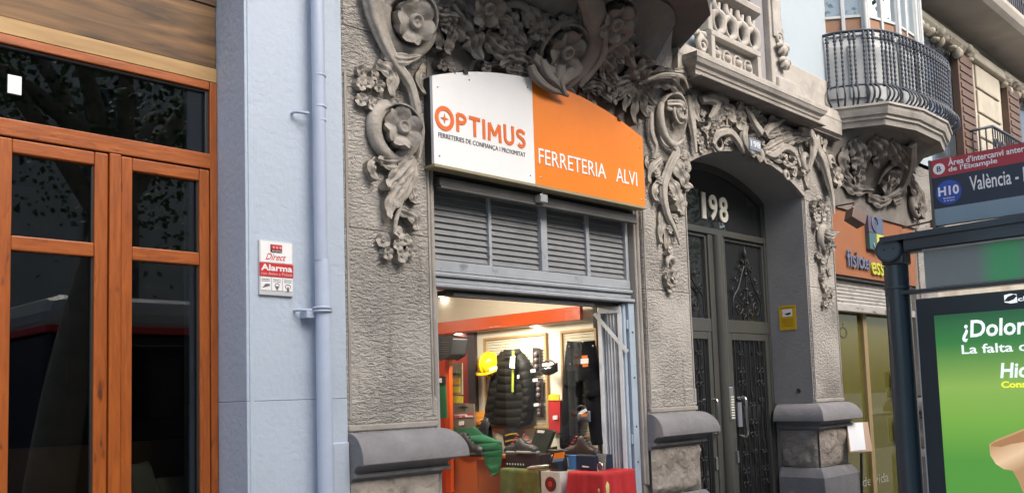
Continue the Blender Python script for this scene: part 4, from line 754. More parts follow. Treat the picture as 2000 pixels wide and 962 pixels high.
def strokes(ch):     # centre lines in a box 1 high
    t = .09; w = WID[ch]
    return {'P': [[(t, t*.6), (t, 1-t)], [(t, 1-t)]+arc(w-.30, .72, .21, .19, 90, -90)+[(t, .53)]], 'T': [[(0, 1-t), (w, 1-t)], [(w/2, 0), (w/2, 1-t)]], 'I': [[(t, 0), (t, 1)]],
            'M': [[(t, 0), (t+.03, 1-t)], [(t+.03, 1-t), (w/2, .3)], [(w/2, .3), (w-t-.03, 1-t)], [(w-t, 0), (w-t-.03, 1-t)]], 'U': [[(t, 1)]+arc(w/2, .34, w/2-t, .34-t, 180, 360, 14)+[(w-t, 1)]],
            'S': [[(w-.06, .82)]+arc(w/2, .73, w/2-t, .18, 40, 270, 12)+arc(w/2, .30, w/2-t, .21, 90, -140, 12)]}[ch]
gap = .13; tw = sum(WID[c_] for c_ in 'PTIMUS')+gap*5; kx = (tx1-tx0)/tw; x_ = tx0
for ch in 'PTIMUS':
    mb = MB(); q_ = 0
    for st in strokes(ch):
        P_ = [Vector((x_+a_*kx, 0, zb+b_*Hh)) for a_, b_ in st]; hw2 = .092*Hh
        for k in range(len(P_)-1):
            d_ = P_[k+1]-P_[k]
            if d_.length < 1e-6: continue
            d_.normalize(); nn_ = Vector((-d_.z, 0, d_.x))*hw2; e_ = d_*(hw2*.35 if len(st) > 2 else 0); y_ = yy-.0028-q_*.00004; q_ += 1
            mb.add([v_+Vector((0, y_, 0)) for v_ in (P_[k]-nn_-e_, P_[k+1]-nn_+e_, P_[k+1]+nn_+e_, P_[k]+nn_-e_)]+[v_+Vector((0, yy, 0)) for v_ in (P_[k]-nn_-e_, P_[k+1]-nn_+e_, P_[k+1]+nn_+e_, P_[k]+nn_-e_)], [(0, 1, 2, 3), (0, 4, 5, 1), (3, 2, 6, 7)])
    mb.build('sign_letter', OT, SG); x_ += (WID[ch]+gap)*kx
q0, q1 = bx(856, 268), bx(1026, 305); ink = plain('sign_ink', (.06, .05, .06), .5)
text('sign_text', 'FERRETERIES DE CONFIANÇA I PROXIMITAT', ink, SG, (q0.x, yy, q0.z-.004), UX, UZ, q1.x-q0.x, .031, .002, .0)
f0, f1 = bx(1052, 319), bx(1183, 347); wht = plain('sign_letter_white', (.85, .85, .85), .4)
text('sign_text', 'FERRETERIA', wht, SG, (f0.x, yy, f0.z), UX, UZ, f1.x-f0.x, bx(1052, 289).z-f0.z, .003, .0)
f2_, f3 = bx(1203, 352), bx(1244, 359); text('sign_text', 'ALVI', wht, SG, (f2_.x, yy, f0.z-.002), UX, UZ, f3.x-f2_.x, bx(1052, 289).z-f0.z, .003, .0)
# ================================================================ SHOP WINDOW DISPLAY
RM = thing('shop_interior', 'lit hardware shop interior with an orange band round a cream ceiling', 'room', (4, 1.2, 0))
crm = mat('cream_wall', (.74, .70, .58), .7, var=.05, vscale=3); ceilm = plain('ceiling_cream', (.62, .52, .42), .35); orw = plain('orange_band', (.60, .085, .012), .35, var=.08)
XW = 4.75
box('side_wall', crm, RM, XW, XW+.04, .31, 3.2, .6, 2.40); box('back_wall', plain('shop_red_back', (.30, .06, .04), .6), RM, 2.6, XW, 3.2, 3.24, 0, 2.4); box('side_wall', crm, RM, 2.56, 2.6, .31, 3.2, 0, 2.4)
box('ceiling', ceilm, RM, 2.56, XW+.04, .31, 3.24, 2.40, 2.44); box('window_floor', plain('display_floor', (.36, .15, .07), .5, var=.2), RM, 3.13, XW, .31, 3.2, .80, .84); box('window_apron', orw, RM, 3.13, XW, .31, .33, 0, .8)
box('ceiling_band', orw, RM, 4.64, 4.67, .33, 3.19, 2.082, 2.172); box('band_cove', plain('cove_cream', (.7, .67, .6)), RM, 4.671, XW-.002, .33, 3.19, 2.076, 2.088)
box('room_divider', orw, RM, 3.70, 3.735, 1.55, 1.65, .84, 2.1)
def lamp_area(nm, loc, size, power, col, rot=(0, 0, 0)):
    power *= 1.05; l = bpy.data.lights.new(nm, 'AREA'); l.energy = power; l.size = size; l.color = col; o = bpy.data.objects.new(nm, l); COL.objects.link(o); o.location = loc; o.rotation_euler = rot; return o
pnl = oZ(935, 600, 2.39); glow = bpy.data.materials.new('lamp_glow'); glow.use_nodes = True; gb_ = glow.node_tree.nodes['Principled BSDF']; gb_.inputs['Emission Color'].default_value = (1, .93, .8, 1); gb_.inputs['Emission Strength'].default_value = 12
cl = thing('ceiling_panel_lamp', 'lit square panel lamp set in the shop ceiling', 'ceiling lamp', (pnl.x, pnl.y, 2.39)); MB().box(pnl.x-.16, pnl.x+.16, pnl.y-.16, pnl.y+.16, 2.385, 2.396).build('diffuser', glow, cl); MB().box(pnl.x-.18, pnl.x+.18, pnl.y-.18, pnl.y+.18, 2.39, 2.399).build('lamp_frame', chrome, cl)
LP = [((866, 578), 2.39, 'small round ceiling spot nearest the left pier'), ((852, 614), 2.39, 'small round ceiling spot low beside the left pier')]
for (x, y), z, lab in LP:
    q = oZ(x, y, z); s_ = thing('ceiling_spot', lab, 'ceiling lamp', (q.x, q.y, z), 'ceiling spots in the shop'); MB().lathe((q.x, q.y, z), -UZ, [(.035, 0), (.035, .004)], 16).build('lens', glow, s_); MB().lathe((q.x, q.y, z), -UZ, [(.048, -.004), (.048, .003)], 16).build('lamp_ring', chrome, s_)
for i, (x, lab) in enumerate(((1085, 'cove spot over the gap between jacket and trousers'), (968, 'cove spot above the yellow helmet'))):
    q = oZ(x, 636 if i == 0 else 652, 2.083); q = Vector((4.71, q.y if q.y > .4 else .5, 2.0755)); s_ = thing('cove_spot', lab, 'ceiling lamp', q, 'cove spots over the display wall'); MB().lathe(q, -UZ, [(.03, 0), (.03, .004)], 16).build('lens', glow, s_); MB().lathe(q, -UZ, [(.04, -.003), (.04, .002)], 16).build('lamp_ring', chrome, s_)
lamp_area('shop_panel_light', (pnl.x, pnl.y, 2.37), .35, 13, (1, .9, .76)); lamp_area('shop_cove_light', (4.45, .9, 2.07), .12, 4, (1, .93, .8)); lamp_area('shop_band_fill_light', (3.75, .8, 2.33), .2, 7, (1, .88, .72), (0, -.9, 0)); lamp_area('shop_rear_light', (3.9, 2.3, 2.3), .3, 5, (1, .9, .76))  # third lamp is a fill added to brighten the orange band
# peg panels on the side wall
pegw = plain('peg_wire', (.75, .72, .6), .5); pegb = mat('peg_backing', (.60, .55, .42), .7, var=.05); pine = plain('pine_frame', (.42, .25, .10), .5, var=.15)
def wy(x, y, X=XW): q = oX(x, y, X); return q.y, q.z
def peg(x0, x1, ytop, ybot, lab):
    ya, za = wy(x0, ytop); yb, zb2 = wy(x1, ytop); y_, z0 = wy(x0, ybot); t = thing('wire_display_panel', lab, 'display panel', (XW, (ya+yb)/2, z0)); z1 = za
    MB().box(XW-.008, XW-.001, yb, ya, z0, z1).build('backing', pegb, t)
    k = 0; z = z0+.02
    while z < z1-.015: MB().tube([(XW-.014, yb+.01, z), (XW-.014, ya-.01, z)], .0022, 5).build('wire', pegw, t); z += .021
    for a, b, c, d in ((yb-.012, yb+.006, z0, z1), (ya-.006, ya+.012, z0, z1)): MB().box(XW-.024, XW, a, b, c, d).build('frame_side', pine, t, bevel=.002)
    for c in (z0-.012, z1-.004): MB().box(XW-.025, XW, yb-.012, ya+.012, c, c+.018).build('frame_rail', pine, t, bevel=.002)
peg(950, 1068, 664, 832, 'framed wire panel behind the black jacket'); peg(1100, 1166, 650, 850, 'framed wire panel behind the black trousers')
# goods: helper converting photo outline into a shape at distance X from the side wall
def goods_poly(nm, pts, mt, X, t=.02, par=None, **k):
    q = [oX(x, y, X) for x, y in pts]; return MB().poly(q, (t, 0, 0)).build(nm, mt, par, **k)
def label_tag(par, x, y, X, w=14, h=12): return goods_poly('price_tag', [(x-w/2, y-h/2), (x+w/2, y-h/2-1), (x+w/2, y+h/2-1), (x-w/2, y+h/2)], white, X, .002, par)
def ell(nm, c, rx, ry, rz, mt, par, lat=10, lon=16, zc=(-1, 1)):
    mb = MB(); mb.grid(lambda u, v: Vector((c[0]+rx*math.sin(PI*v)*math.cos(2*PI*u), c[1]+ry*math.sin(PI*v)*math.sin(2*PI*u), c[2]+rz*math.cos(PI*v))), lon, lat); return mb.build(nm, mt, par)
# jacket: quilted rings
jm = mat('black_quilt', (.011, .010, .008), .6, spec=.2, var=.15, vscale=20, bump=.004, bscale=25); X0 = 4.66
J = thing('quilted_jacket', 'black quilted jacket with lime zip hanging on the display wall', 'jacket', oX(998, 760, X0))
rows = [(684, 980, 1016), (692, 974, 1026), (702, 968, 1032), (716, 966, 1035), (731, 965, 1036), (747, 965, 1037), (763, 964, 1038), (779, 963, 1038), (795, 962, 1038), (811, 961, 1038), (826, 961, 1038)]
def bodyfn(rows, X, dep, amp):
    def fn(u, v):
        k = u*(len(rows)-1); i = min(int(k), len(rows)-2); t = k-i; y = rows[i][0]*(1-t)+rows[i+1][0]*t; a = rows[i][1]*(1-t)+rows[i+1][1]*t; b = rows[i][2]*(1-t)+rows[i+1][2]*t
        x = a+(b-a)*v; q = oX(x, y+3*math.sin(v*PI), X); puff = amp*abs(math.sin(PI*k))**.5 if k > 1 else 0
        return q+Vector((-(dep+puff)*math.sin(PI*min(1, max(0, v)))**.6, 0, 0))
    return fn
MB().grid(bodyfn(rows, 4.70, .05, .010), 80, 16).build('jacket_body', jm, J)
def sleeve(rows): MB().grid(bodyfn(rows, 4.70, .05, .009), 80, 10).build('sleeve', jm, J)
sleeve([(692, 974, 990), (706, 966, 990), (722, 962, 988), (738, 960, 986), (754, 957, 982), (770, 955, 979), (786, 952, 976), (802, 949, 973), (818, 947, 971), (826, 948, 969)])
sleeve([(694, 1012, 1026), (706, 1012, 1035), (722, 1014, 1039), (738, 1018, 1042), (754, 1022, 1044), (770, 1024, 1045), (786, 1024, 1045), (802, 1022, 1043), (818, 1020, 1041), (828, 1020, 1036)])
MB().grid(bodyfn([(680, 988, 1014), (684, 984, 1018), (692, 982, 1019), (698, 984, 1016)], 4.69, .05, .01), 20, 10).build('collar', jm, J)
JX = 1; lime = plain('lime_zip', (.35, .42, .05), .5); goods_poly('zip', [(1000, 684), (1004, 684), (1004, 698), (1003, 765), (999, 765), (1000, 700)], lime, 4.622, .004, J)
goods_poly('swing_tag', [(997, 696), (1006, 694), (1005, 719), (995, 717)], white, 4.60, .002, J); goods_poly('swing_tag', [(1010, 732), (1014, 731), (1014, 738), (1010, 739)], white, 4.61, .002, J)
# trousers
tm = mat('black_work_cloth', (.008, .008, .010), .85, spec=.15, var=.2, vscale=14, bump=.006, bscale=14)
T = thing('work_trousers', 'black work trousers with tool pockets hanging on the display wall', 'trousers', oX(1130, 780, X0))
MB().grid(bodyfn([(664, 1108, 1162), (690, 1104, 1166), (715, 1102, 1170), (740, 1101, 1172)], 4.69, .05, .004), 24, 14).build('trouser_top', tm, T)
MB().grid(bodyfn([(738, 1101, 1138), (780, 1099, 1137), (820, 1097, 1133), (860, 1094, 1128), (872, 1096, 1124)], 4.69, .05, .004), 40, 12).build('trouser_leg', tm, T)
MB().grid(bodyfn([(738, 1138, 1175), (780, 1145, 1178), (820, 1150, 1180), (865, 1157, 1184)], 4.69, .05, .004), 40, 12).build('trouser_leg', tm, T)
MB().grid(bodyfn([(722, 1104, 1130), (740, 1102, 1130), (752, 1102, 1129)], 4.66, .05, .006), 16, 8).build('tool_pocket', tm, T); MB().grid(bodyfn([(742, 1142, 1168), (760, 1143, 1170), (772, 1145, 1168)], 4.66, .05, .006), 16, 8).build('tool_pocket', tm, T)
goods_poly('swing_tag', [(1136, 694), (1147, 693), (1148, 715), (1138, 716)], orange, 4.60, .003, T); goods_poly('price_tag', [(1134, 700), (1149, 699), (1149, 709), (1134, 710)], white, 4.597, .002, T)
for x, y in ((1138, 668), (1112, 676), (1158, 675), (1114, 710)): q = oX(x, y, 4.63); ell('rivet', q, .006, .006, .006, chrome, T, 5, 8)
# helmet
q = oX(957, 711, 4.66); hm = plain('helmet_yellow', (.85, .55, .01), .25); Hn = thing('safety_helmet', 'yellow safety helmet hanging beside the jacket', 'helmet', q)
mb = MB(); mb.grid(lambda u, v: Vector((q.x-.10*math.sin(PI*v)*abs(math.sin(PI*u))*1, q.y+.085*math.cos(PI*u)*math.sin(PI*(.08+.84*v)), q.z+.085*math.cos(PI*v)+.006*math.cos(8*PI*u))), 24, 14); mb.build('helmet_shell', hm, Hn)
MB().tube([q+Vector((-.03-.07*math.sin(PI*t/16), .09*math.cos(PI*t/16), -.045-.03*math.sin(PI*t/16))) for t in range(17)], .012, 8, flat=.5).build('helmet_brim', hm, Hn); MB().tube([q+Vector((-.105*math.sin(PI*t/12), .0, .09*math.cos(PI*t/12))) for t in range(13)], .008, 8).build('helmet_ridge', hm, Hn)
goods_poly('price_tag', [(955, 718), (970, 714), (971, 720), (956, 724)], white, 4.54, .002, Hn)
# goggles / visor
q = oX(1074, 720, 4.66); V = thing('face_visor', 'black rounded visor goggles hanging right of the jacket', 'goggles', q)
MB().grid(lambda u, v: q+Vector((-.05*math.sin(PI*u)*math.sin(PI*(.1+.8*v)), .075*math.cos(PI*u), .032*math.cos(PI*v)+.012*math.cos(2*PI*u))), 20, 10).build('lens_shell', plain('visor_black', (.015, .016, .015), .15), V); MB().tube([q+Vector((-.01, .065*math.cos(PI*t/14), .01+.05*math.sin(PI*t/14))) for t in range(15)], .006, 6).build('strap', black, V); label_tag(V, 1067, 712, 4.62, 16, 6)
q = oX(1142, 812, 4.62); V = thing('safety_goggles', 'grey and orange safety goggles hanging between the trouser legs', 'goggles', q)
MB().grid(lambda u, v: q+Vector((-.05*math.sin(PI*u)*math.sin(PI*(.1+.8*v)), .05*math.cos(PI*u), .035*math.cos(PI*v))), 18, 10).build('lens_shell', plain('goggle_grey', (.12, .13, .15), .2), V); MB().tube([q+Vector((-.03, .045*math.cos(PI*t/10), .02+.05*math.sin(PI*t/10))) for t in range(11)], .007, 6).build('strap', black, V); goods_poly('price_tag', [(1133, 802), (1143, 797), (1146, 802), (1136, 808)], white, 4.56, .003, V); goods_poly('orange_patch', [(1134, 809), (1147, 806), (1146, 812), (1136, 813)], orange, 4.562, .003, V)
# blister packs between jacket and visor
bk_l = ('narrow black blister pack high up beside the jacket sleeve', 'black blister pack below the upper one beside the jacket sleeve', 'lowest small black blister pack beside the jacket hem')
blc = plain('blister_black', (.04, .035, .04), .25, var=.4, vscale=60)
for (x0, x1, y0, y1), lab in zip(((1040, 1055, 679, 728), (1044, 1060, 738, 782), (1046, 1061, 786, 814)), bk_l):
    t = thing('blister_pack', lab, 'blister pack', oX((x0+x1)/2, y1, 4.72), 'blister packs beside the jacket'); goods_poly('card', [(x0, y0), (x1, y0), (x1, y1), (x0, y1)], blc, 4.715, .004, t)
    for k in range(3): q = oX((x0+x1)/2, y0+(y1-y0)*(.25+.25*k), 4.71); ell('tool', q, .02, .02, .022, plain('tool_mixed', (.16, .12, .12), .35, var=.5, vscale=50), t, 6, 8)
    label_tag(t, x0+1, y1-4 if y0 < 700 else y0+4, 4.68, 9, 6)
t = thing('glove_pack', 'red glove pack with yellow header hanging left of the trousers', 'glove pack', oX(1084, 842, 4.72)); goods_poly('card', [(1072, 782), (1093, 782), (1093, 843), (1074, 841)], red, 4.705, .02, t, bevel=.004); goods_poly('header', [(1071, 771), (1080, 768), (1092, 770), (1092, 781), (1071, 781)], plain('yellow_card', (.75, .6, .03)), 4.70, .006, t); label_tag(t, 1084, 815, 4.695, 9, 8)
# left rear part: speaker, rack, packs
q = oX(868, 676, 4.2); sk = thing('loudspeaker', 'black loudspeaker hanging high at the left end of the shop window', 'loudspeaker', q); MB().poly([oX(853, 655, 4.2), oX(883, 660, 4.2), oX(878, 692, 4.2), oX(862, 702, 4.2), oX(853, 697, 4.2)], (.15, 0, 0)).build('cabinet', black, sk, bevel=.008)
for k in range(6): a = oX(856, 668+k*4.5, 4.198); b = oX(877, 668+k*4.5, 4.198); MB().tube([a, b], .002, 5).build('grille_bar', plain('grille_grey', (.08, .08, .08)), sk)
t = thing('green_packaged_tool', 'green and black tool card hanging at the left edge of the shop window', 'tool card', oX(865, 820, 4.1)); goods_poly('card', [(851, 735), (869, 735), (872, 815), (851, 818)], plain('green_card', (.02, .12, .055), .4), 4.1, .01, t); goods_poly('header', [(851, 734), (869, 734), (869, 750), (851, 750)], black, 4.095, .012, t)
q = oX(854, 747, 4.092); text('card_text', 'US', white, t, q, -UY, UZ, .05, .03, .001, .03)
rk = thing('wooden_upright', 'narrow orange upright board at the left end of the shop window', 'board', oX(872, 900, 4.3)); goods_poly('board', [(869, 700), (877, 700), (881, 960), (871, 960)], orw, 4.3, .03, rk)
t = thing('hanging_accessory_card', 'tall clear card of small black and yellow parts at the left of the shop window', 'accessory card', oX(890, 780, 4.45)); goods_poly('card', [(876, 708), (902, 708), (903, 770), (877, 770)], plain('card_olive', (.28, .24, .15), .5, var=.3, vscale=30), 4.45, .01, t)
for y0, c in ((738, (.6, .42, .02)), (754, (.5, .45, .03))): goods_poly('yellow_strip', [(880, y0), (898, y0), (898, y0+12), (880, y0+12)], plain('strip%d' % 1 if False else 'yellow_strip_%s' % ('amber' if y0 < 750 else 'lemon'), c, .4, var=.3, vscale=60), 4.445, .004, t)
for k in range(4): q = oX(881+k*5, 728, 4.44); ell('small_part', q, .01, .012, .014, plain('part_green', (.05, .09, .02)), t, 5, 8)
t = thing('yellow_signs', 'pair of small yellow warning labels above the grey board', 'label', oX(889, 790, 4.45)); goods_poly('label_sheet', [(877, 772), (904, 773), (904, 786), (877, 785)], MATS['yellow_strip_lemon'], 4.44, .003, t)
t = thing('sandpaper_board', 'grey-brown display board with a red and white product strip', 'display board', oX(903, 835, 4.5)); goods_poly('board', [(877, 786), (925, 788), (927, 835), (877, 833)], plain('board_brown', (.20, .17, .135), .5), 4.5, .012, t); goods_poly('red_strip', [(886, 808), (925, 807), (925, 814), (887, 816)], red, 4.495, .003, t); goods_poly('white_strip', [(887, 809), (911, 808), (911, 814), (888, 815)], white, 4.493, .002, t); q = oX(888, 814.5, 4.491); q2 = oX(910, 814, 4.491); text('card_text', 'PERTER', red, t, q, -UY, UZ, abs(q.y-q2.y), .016, .001, .03); q = oX(912, 814, 4.491); q2 = oX(924, 813, 4.491); text('card_text', 'MAN', white, t, q, -UY, UZ, abs(q.y-q2.y), .014, .001, .03); label_tag(t, 901, 826, 4.49, 10, 8)
goods_poly('swirl', [(892, 795), (905, 792), (915, 794), (905, 797)], black, 4.494, .002, t)
box('rear_rack', plain('rack_dark', (.06, .04, .04), .5), RM, 4.3, 4.72, 2.2, 2.25, .84, 2.08); box('rear_panel', plain('rear_red', (.40, .045, .02), .4), RM, 4.725, 4.748, 1.54, 2.3, .84, 2.08); box('rear_strip', plain('rack_dark', (.06, .04, .04)), RM, 4.715, 4.748, 1.46, 1.539, .84, 2.08)
# draped boxes and goods on the platform
from mathutils import noise
def drape(nm, label, cat, x0, x1, y0, y1, z0, z1, mt, fl=.03, seed=0):
    cx, cy = (x0+x1)/2, (y0+y1)/2
    def fn(u, v):
        a = 2*PI*u; c, s = math.cos(a), math.sin(a); k = 1/max(abs(c), abs(s)); px, py = c*k, s*k
        if v < .35: r = v/.35; z = z1+.004*noise.noise(Vector((px*r*4, py*r*4, seed))); f = 0
        else: r = 1; tt = (v-.35)/.65; z = z1-(z1-z0)*tt-.0; f = tt*(fl+.6*fl*math.sin(9*a+seed)+.5*fl*math.sin(17*a+seed*2))
        return Vector((cx+px*r*((x1-x0)/2)+c*f, cy+py*r*((y1-y0)/2)+s*f, z))
    return tag(MB().grid(fn, 96, 24).build(nm, mt, None), label, cat)
gcl = mat('green_cloth', (.015, .14, .06), .75, var=.3, vscale=7, bump=.012, bscale=9); ocl = mat('olive_cloth', (.075, .10, .02), .8, var=.3, vscale=9, bump=.012, bscale=11); rcl = mat('red_cloth', (.42, .015, .018), .8, var=.2, bump=.004, bscale=12)
FZ = .842
# orange cube open to the right with green cloth on it
q = oX(890, 845, 4.45); 
cb = thing('orange_display_cube', 'orange open display cube under the green cloth', 'display cube', (4.45, 1.5, FZ))
cz1 = oX(930, 890, 4.40).z; ya = oX(884, 900, 4.38).y; yb_ = oX(929, 900, 4.38).y; yc = oX(975, 900, 4.5).y
orc_ = plain('cube_orange', (.48, .125, .03), .35); MB().box(4.38, 4.40, yb_, ya, FZ, cz1).build('cube_side', orc_, cb, bevel=.002); MB().box(4.38, 4.70, yc, yb_-.0, cz1-.02, cz1).build('cube_top', orc_, cb); MB().box(4.68, 4.70, yc, ya, FZ, cz1-.02).build('cube_back', orc_, cb); MB().box(4.40, 4.68, ya-.02, ya, FZ, cz1-.02).build('cube_side', orc_, cb); MB().box(4.402, 4.68, yc, ya-.02, FZ, FZ+.015).build('cube_floor', orc_, cb); MB().box(4.402, 4.68, yb_, yb_+.015, FZ+.015, cz1-.02).build('cube_side', orc_, cb)
gq = lambda x, y, X: oX(x, y, X)
mb = MB(); rowsG = [(836, 886, 926), (850, 884, 940), (866, 882, 978), (880, 882, 982), (892, 882, 981)]
mb.grid(bodyfn([(832, 884, 928), (848, 880, 945), (862, 880, 980), (878, 880, 982), (891, 880, 981)], 4.42, .02, .012), 40, 30); mb.grid(bodyfn([(888, 942, 981), (905, 948, 979), (920, 957, 975), (926, 962, 972)], 4.36, .01, .01), 20, 14); mb.grid(bodyfn([(888, 880, 888), (910, 880, 886), (930, 879, 885), (950, 880, 884)], 4.37, .01, .004), 20, 6)
tag(mb.build('green_cloth', gcl, None), 'dark green cloth draped over the orange display cube', 'cloth')
def boots(nm, x, y, X, L, H, mt, sole, label, cat, d=1, grp_=None, shaft=True):
    """a lace-up shoe in side view: toe towards d along -Y, ground at pixel (x,y)"""
    q = oX(x, y, X); t = thing(nm, label, cat, q, grp_)
    sec = [(-.5, .0, .75, .10), (-.42, .0, .95, .14), (-.25, .0, 1.0, .15), (-.05, .0, .72, .16), (.15, .0, .50, .17), (.35, .0, .40, .16), (.47, .0, .28, .12), (.5, .0, .10, .06)]
    if not shaft: sec = [(a, b, c*(.72 if a < 0 else .9), w) for a, b, c, w in sec]
    def fn(u, v):
        k = u*(len(sec)-1); i = min(int(k), len(sec)-2); f = k-i; s0, _, h0, w0 = sec[i]; s1, _, h1, w1 = sec[i+1]; s = s0+(s1-s0)*f; h = h0+(h1-h0)*f; ww = w0+(w1-w0)*f; a = PI*v
        return q+Vector((-math.cos(a)*ww*L*1.0, -d*s*L, .012+math.sin(a)**.55*h*H))
    MB().grid(fn, 28, 14).build('upper', mt, t)
    MB().grid(lambda u, v: q+Vector(((v-.5)*2*(.17*L)*math.sin(PI*(.06+.88*u))**.4, -d*(u-.5)*1.04*L, .004+.012*abs(math.sin(u*22)))), 24, 3).build('sole_tread', sole, t)
    MB().tube([q+Vector((.165*L*math.cos(2*PI*k/24), .5*L*math.sin(2*PI*k/24)*-d, .014)) for k in range(25)], .011, 6).build('sole', sole, t)
    for k in range(4): s = -.12+k*.09; a = q+Vector((-.07*L, -d*s*L, .02+H*(.82-.14*k))); b = a+Vector((.12*L, 0, .004)); MB().tube([a, b], .005, 5).build('lace', plain('lace_red', (.4, .05, .05)) if not shaft else black, t)
    return t
lea = plain('black_leather', (.02, .02, .022), .4, var=.3); brnl = plain('dark_brown_leather', (.035, .022, .018), .4, var=.3); soleb = plain('rubber_sole', (.03, .03, .03), .7); soleg = plain('grey_sole', (.25, .25, .25), .7)
boots('work_boot', 922, 889, 4.40, .26, .16, lea, soleb, 'black work boot standing on the green cloth', 'boot', 1); boots('work_boot', 938, 876, 4.52, .22, .22, lea, soleb, 'taller black boot behind on the green cloth', 'boot', -1)
# olive draped box with trainers on a black shoe box
def rngbox(x0, x1, yt, yb, X, dep):  # pixel extents on plane X -> world y,z extents
    a = oX(x0, yb, X); b = oX(x1, yb, X); return min(a.y, b.y), max(a.y, b.y), a.z, oX((x0+x1)/2, yt, X).z
y0, y1, z0, z1 = rngbox(978, 1052, 915, 962, 4.33, .3); drape('olive_cloth_plinth', 'olive green cloth draped over a low box in the middle of the display', 'cloth', 4.33, 4.66, y0, y1, FZ, z1, ocl, .022, 2.)
y0, y1, z0b, z1b = rngbox(988, 1056, 888, 912, 4.40, .2); sb = tag(MB().box(4.40, 4.58, y0, y1, z1+.004, z1+.004+(z1b-z0b)).build('black_shoe_box', plain('shoebox_black', (.035, .02, .022), .35, var=.3), None, bevel=.003), 'black shoe box with a row of pale squares under the trainers', 'shoe box'); zsb = z1+.004+(z1b-z0b)
for k in range(7): yk = y1-.012-(y1-y0)*.55*k/7; MB().box(4.397, 4.4, yk-.008, yk, z1+.018, z1+.030).build('printed_square', white, sb)
trm = plain('trainer_black', (.03, .028, .03), .55, var=.5, vscale=40)
for i, (x, X) in enumerate(((1008, 4.46), (1030, 4.42))): q = oX(x, 880, X); t = boots('trainer', x, 886, X, .20, .13, trm, soleg, ('left black and red trainer on the black shoe box', 'right black and red trainer with grey toe on the black shoe box')[i], 'shoe', 1 if i else -1, 'trainers on the shoe box', False)
t = thing('striped_glove', 'black work glove with yellow stripes hanging below the jacket', 'glove', oX(1000, 880, 4.66)); MB().grid(bodyfn([(832, 985, 1010), (850, 982, 1012), (866, 985, 1010), (880, 992, 1002)], 4.68, .03, .004), 20, 8).build('glove_body', lea, t)
for y in (846, 858, 869): goods_poly('yellow_stripe', [(986, y+2), (998, y-1), (1010, y-2), (1010, y+1), (998, y+2), (987, y+5)], plain('stripe_amber', (.45, .28, .03)), 4.645, .003, t)
t = thing('folded_trousers_pack', 'dark olive folded garment pack leaning behind the trainers', 'garment pack', oX(1055, 885, 4.6)); goods_poly('pack', [(1048, 838), (1079, 842), (1062, 888), (1040, 880), (1038, 868)], mat('dark_olive_pack', (.04, .045, .03), .5, var=.3, bump=.006, bscale=20), 4.56, .03, t, bevel=.008); goods_poly('price_tag', [(1050, 839), (1064, 840), (1062, 845), (1049, 844)], white, 4.555, .002, t)
tag(MB().grid(bodyfn([(870, 1062, 1088), (890, 1060, 1090), (912, 1060, 1090)], 4.68, .05, .01), 16, 10).build('olive_cloth_bundle', ocl, None), 'bundle of olive green cloth behind the welding mask', 'cloth')
tag(MB().tube(crom([oX(1030, 913, 4.34), oX(1050, 911, 4.34), oX(1072, 908, 4.36)], 8), [.006, .01, .012, .012, .012, .012, .01, .008, .005], 8).build('knife', plain('knife_grey', (.4, .4, .38), .3, .5), None), 'pale handled knife lying on the edge of the olive cloth', 'knife')
q = oX(1092, 905, 4.42); t = thing('welding_mask', 'black welding mask with an orange and blue screen label', 'mask', q)
MB().grid(lambda u, v: Vector((q.x-.07*math.sin(PI*u)*(.6+.4*math.sin(PI*v)), q.y+.075*math.cos(PI*u)*(.75+.25*math.sin(PI*v)), q.z-.075+.15*v)), 20, 12).build('mask_shell', plain('mask_black', (.02, .02, .022), .2), t); MB().tube([q+Vector((-.05*math.sin(PI*k/12), .07*math.cos(PI*k/12), .085)) for k in range(13)], .012, 8).build('mask_visor_edge', black, t); goods_poly('screen_label', [(1083, 884), (1103, 881), (1101, 893), (1080, 896)], orange, 4.338, .003, t); goods_poly('screen_label', [(1080, 896), (1101, 893), (1099, 899), (1078, 902)], plain('label_blue', (.12, .22, .4)), 4.337, .003, t)
y0, y1, z0, z1 = rngbox(1100, 1163, 900, 924, 4.40, .2); zb0 = FZ+.11
# low box with fan picture, red cloth, blue boxes, boots
y0, y1, z0, z1 = rngbox(1058, 1096, 920, 975, 4.34, .2); t = thing('fan_box', 'white carton with a dark round picture beside the red cloth', 'carton', (4.4, (y0+y1)/2, FZ)); MB().box(4.34, 4.52, y0, y1, FZ, z1).build('carton', plain('carton_white', (.55, .55, .52), .5, var=.1, vscale=30), t, bevel=.002); c = Vector((4.339, (y0+y1)/2, oX(1077, 944, 4.34).z)); MB().lathe(c, -UX, [(.048, 0), (.048, .002), (.04, .003), (.01, .0035)], 24).build('printed_disc', plain('disc_maroon', (.10, .02, .02), .3), t); MB().lathe(c-UX*.004, -UX, [(.018, 0), (.018, .002)], 16).build('printed_hub', red, t)
y0, y1, z0, z1 = rngbox(1098, 1176, 922, 975, 4.30, .3); drape('red_cloth_plinth', 'red cloth draped over a box at the right of the display', 'cloth', 4.34, 4.66, y0+.02, y1-.02, FZ, z1, rcl, .02, 5.); zr = z1
y0, y1, z0, z1 = rngbox(1110, 1125, 895, 922, 4.42, .2); h_ = z1-z0
ra = oX(1110, 900, 4.42).y; rb = oX(1125, 900, 4.42).y; rc_ = oX(1162, 900, 4.42).y
t = thing('blue_shoe_box', 'blue and navy shoe box under the brown boots', 'shoe box', (4.5, rb, zr)); MB().box(4.42, 4.6, rb, ra, zr+.004, zr+.004+h_).build('box_end', plain('box_blue', (.05, .17, .40), .4), t, bevel=.002); MB().box(4.421, 4.6, rc_, rb-.001, zr+.004, zr+.004+h_).build('box_body', plain('box_navy', (.012, .025, .05), .4), t, bevel=.002); goods_poly('printed_mark', [(1137, 908), (1150, 910), (1150, 912), (1137, 911)], white, 4.415, .002, t)
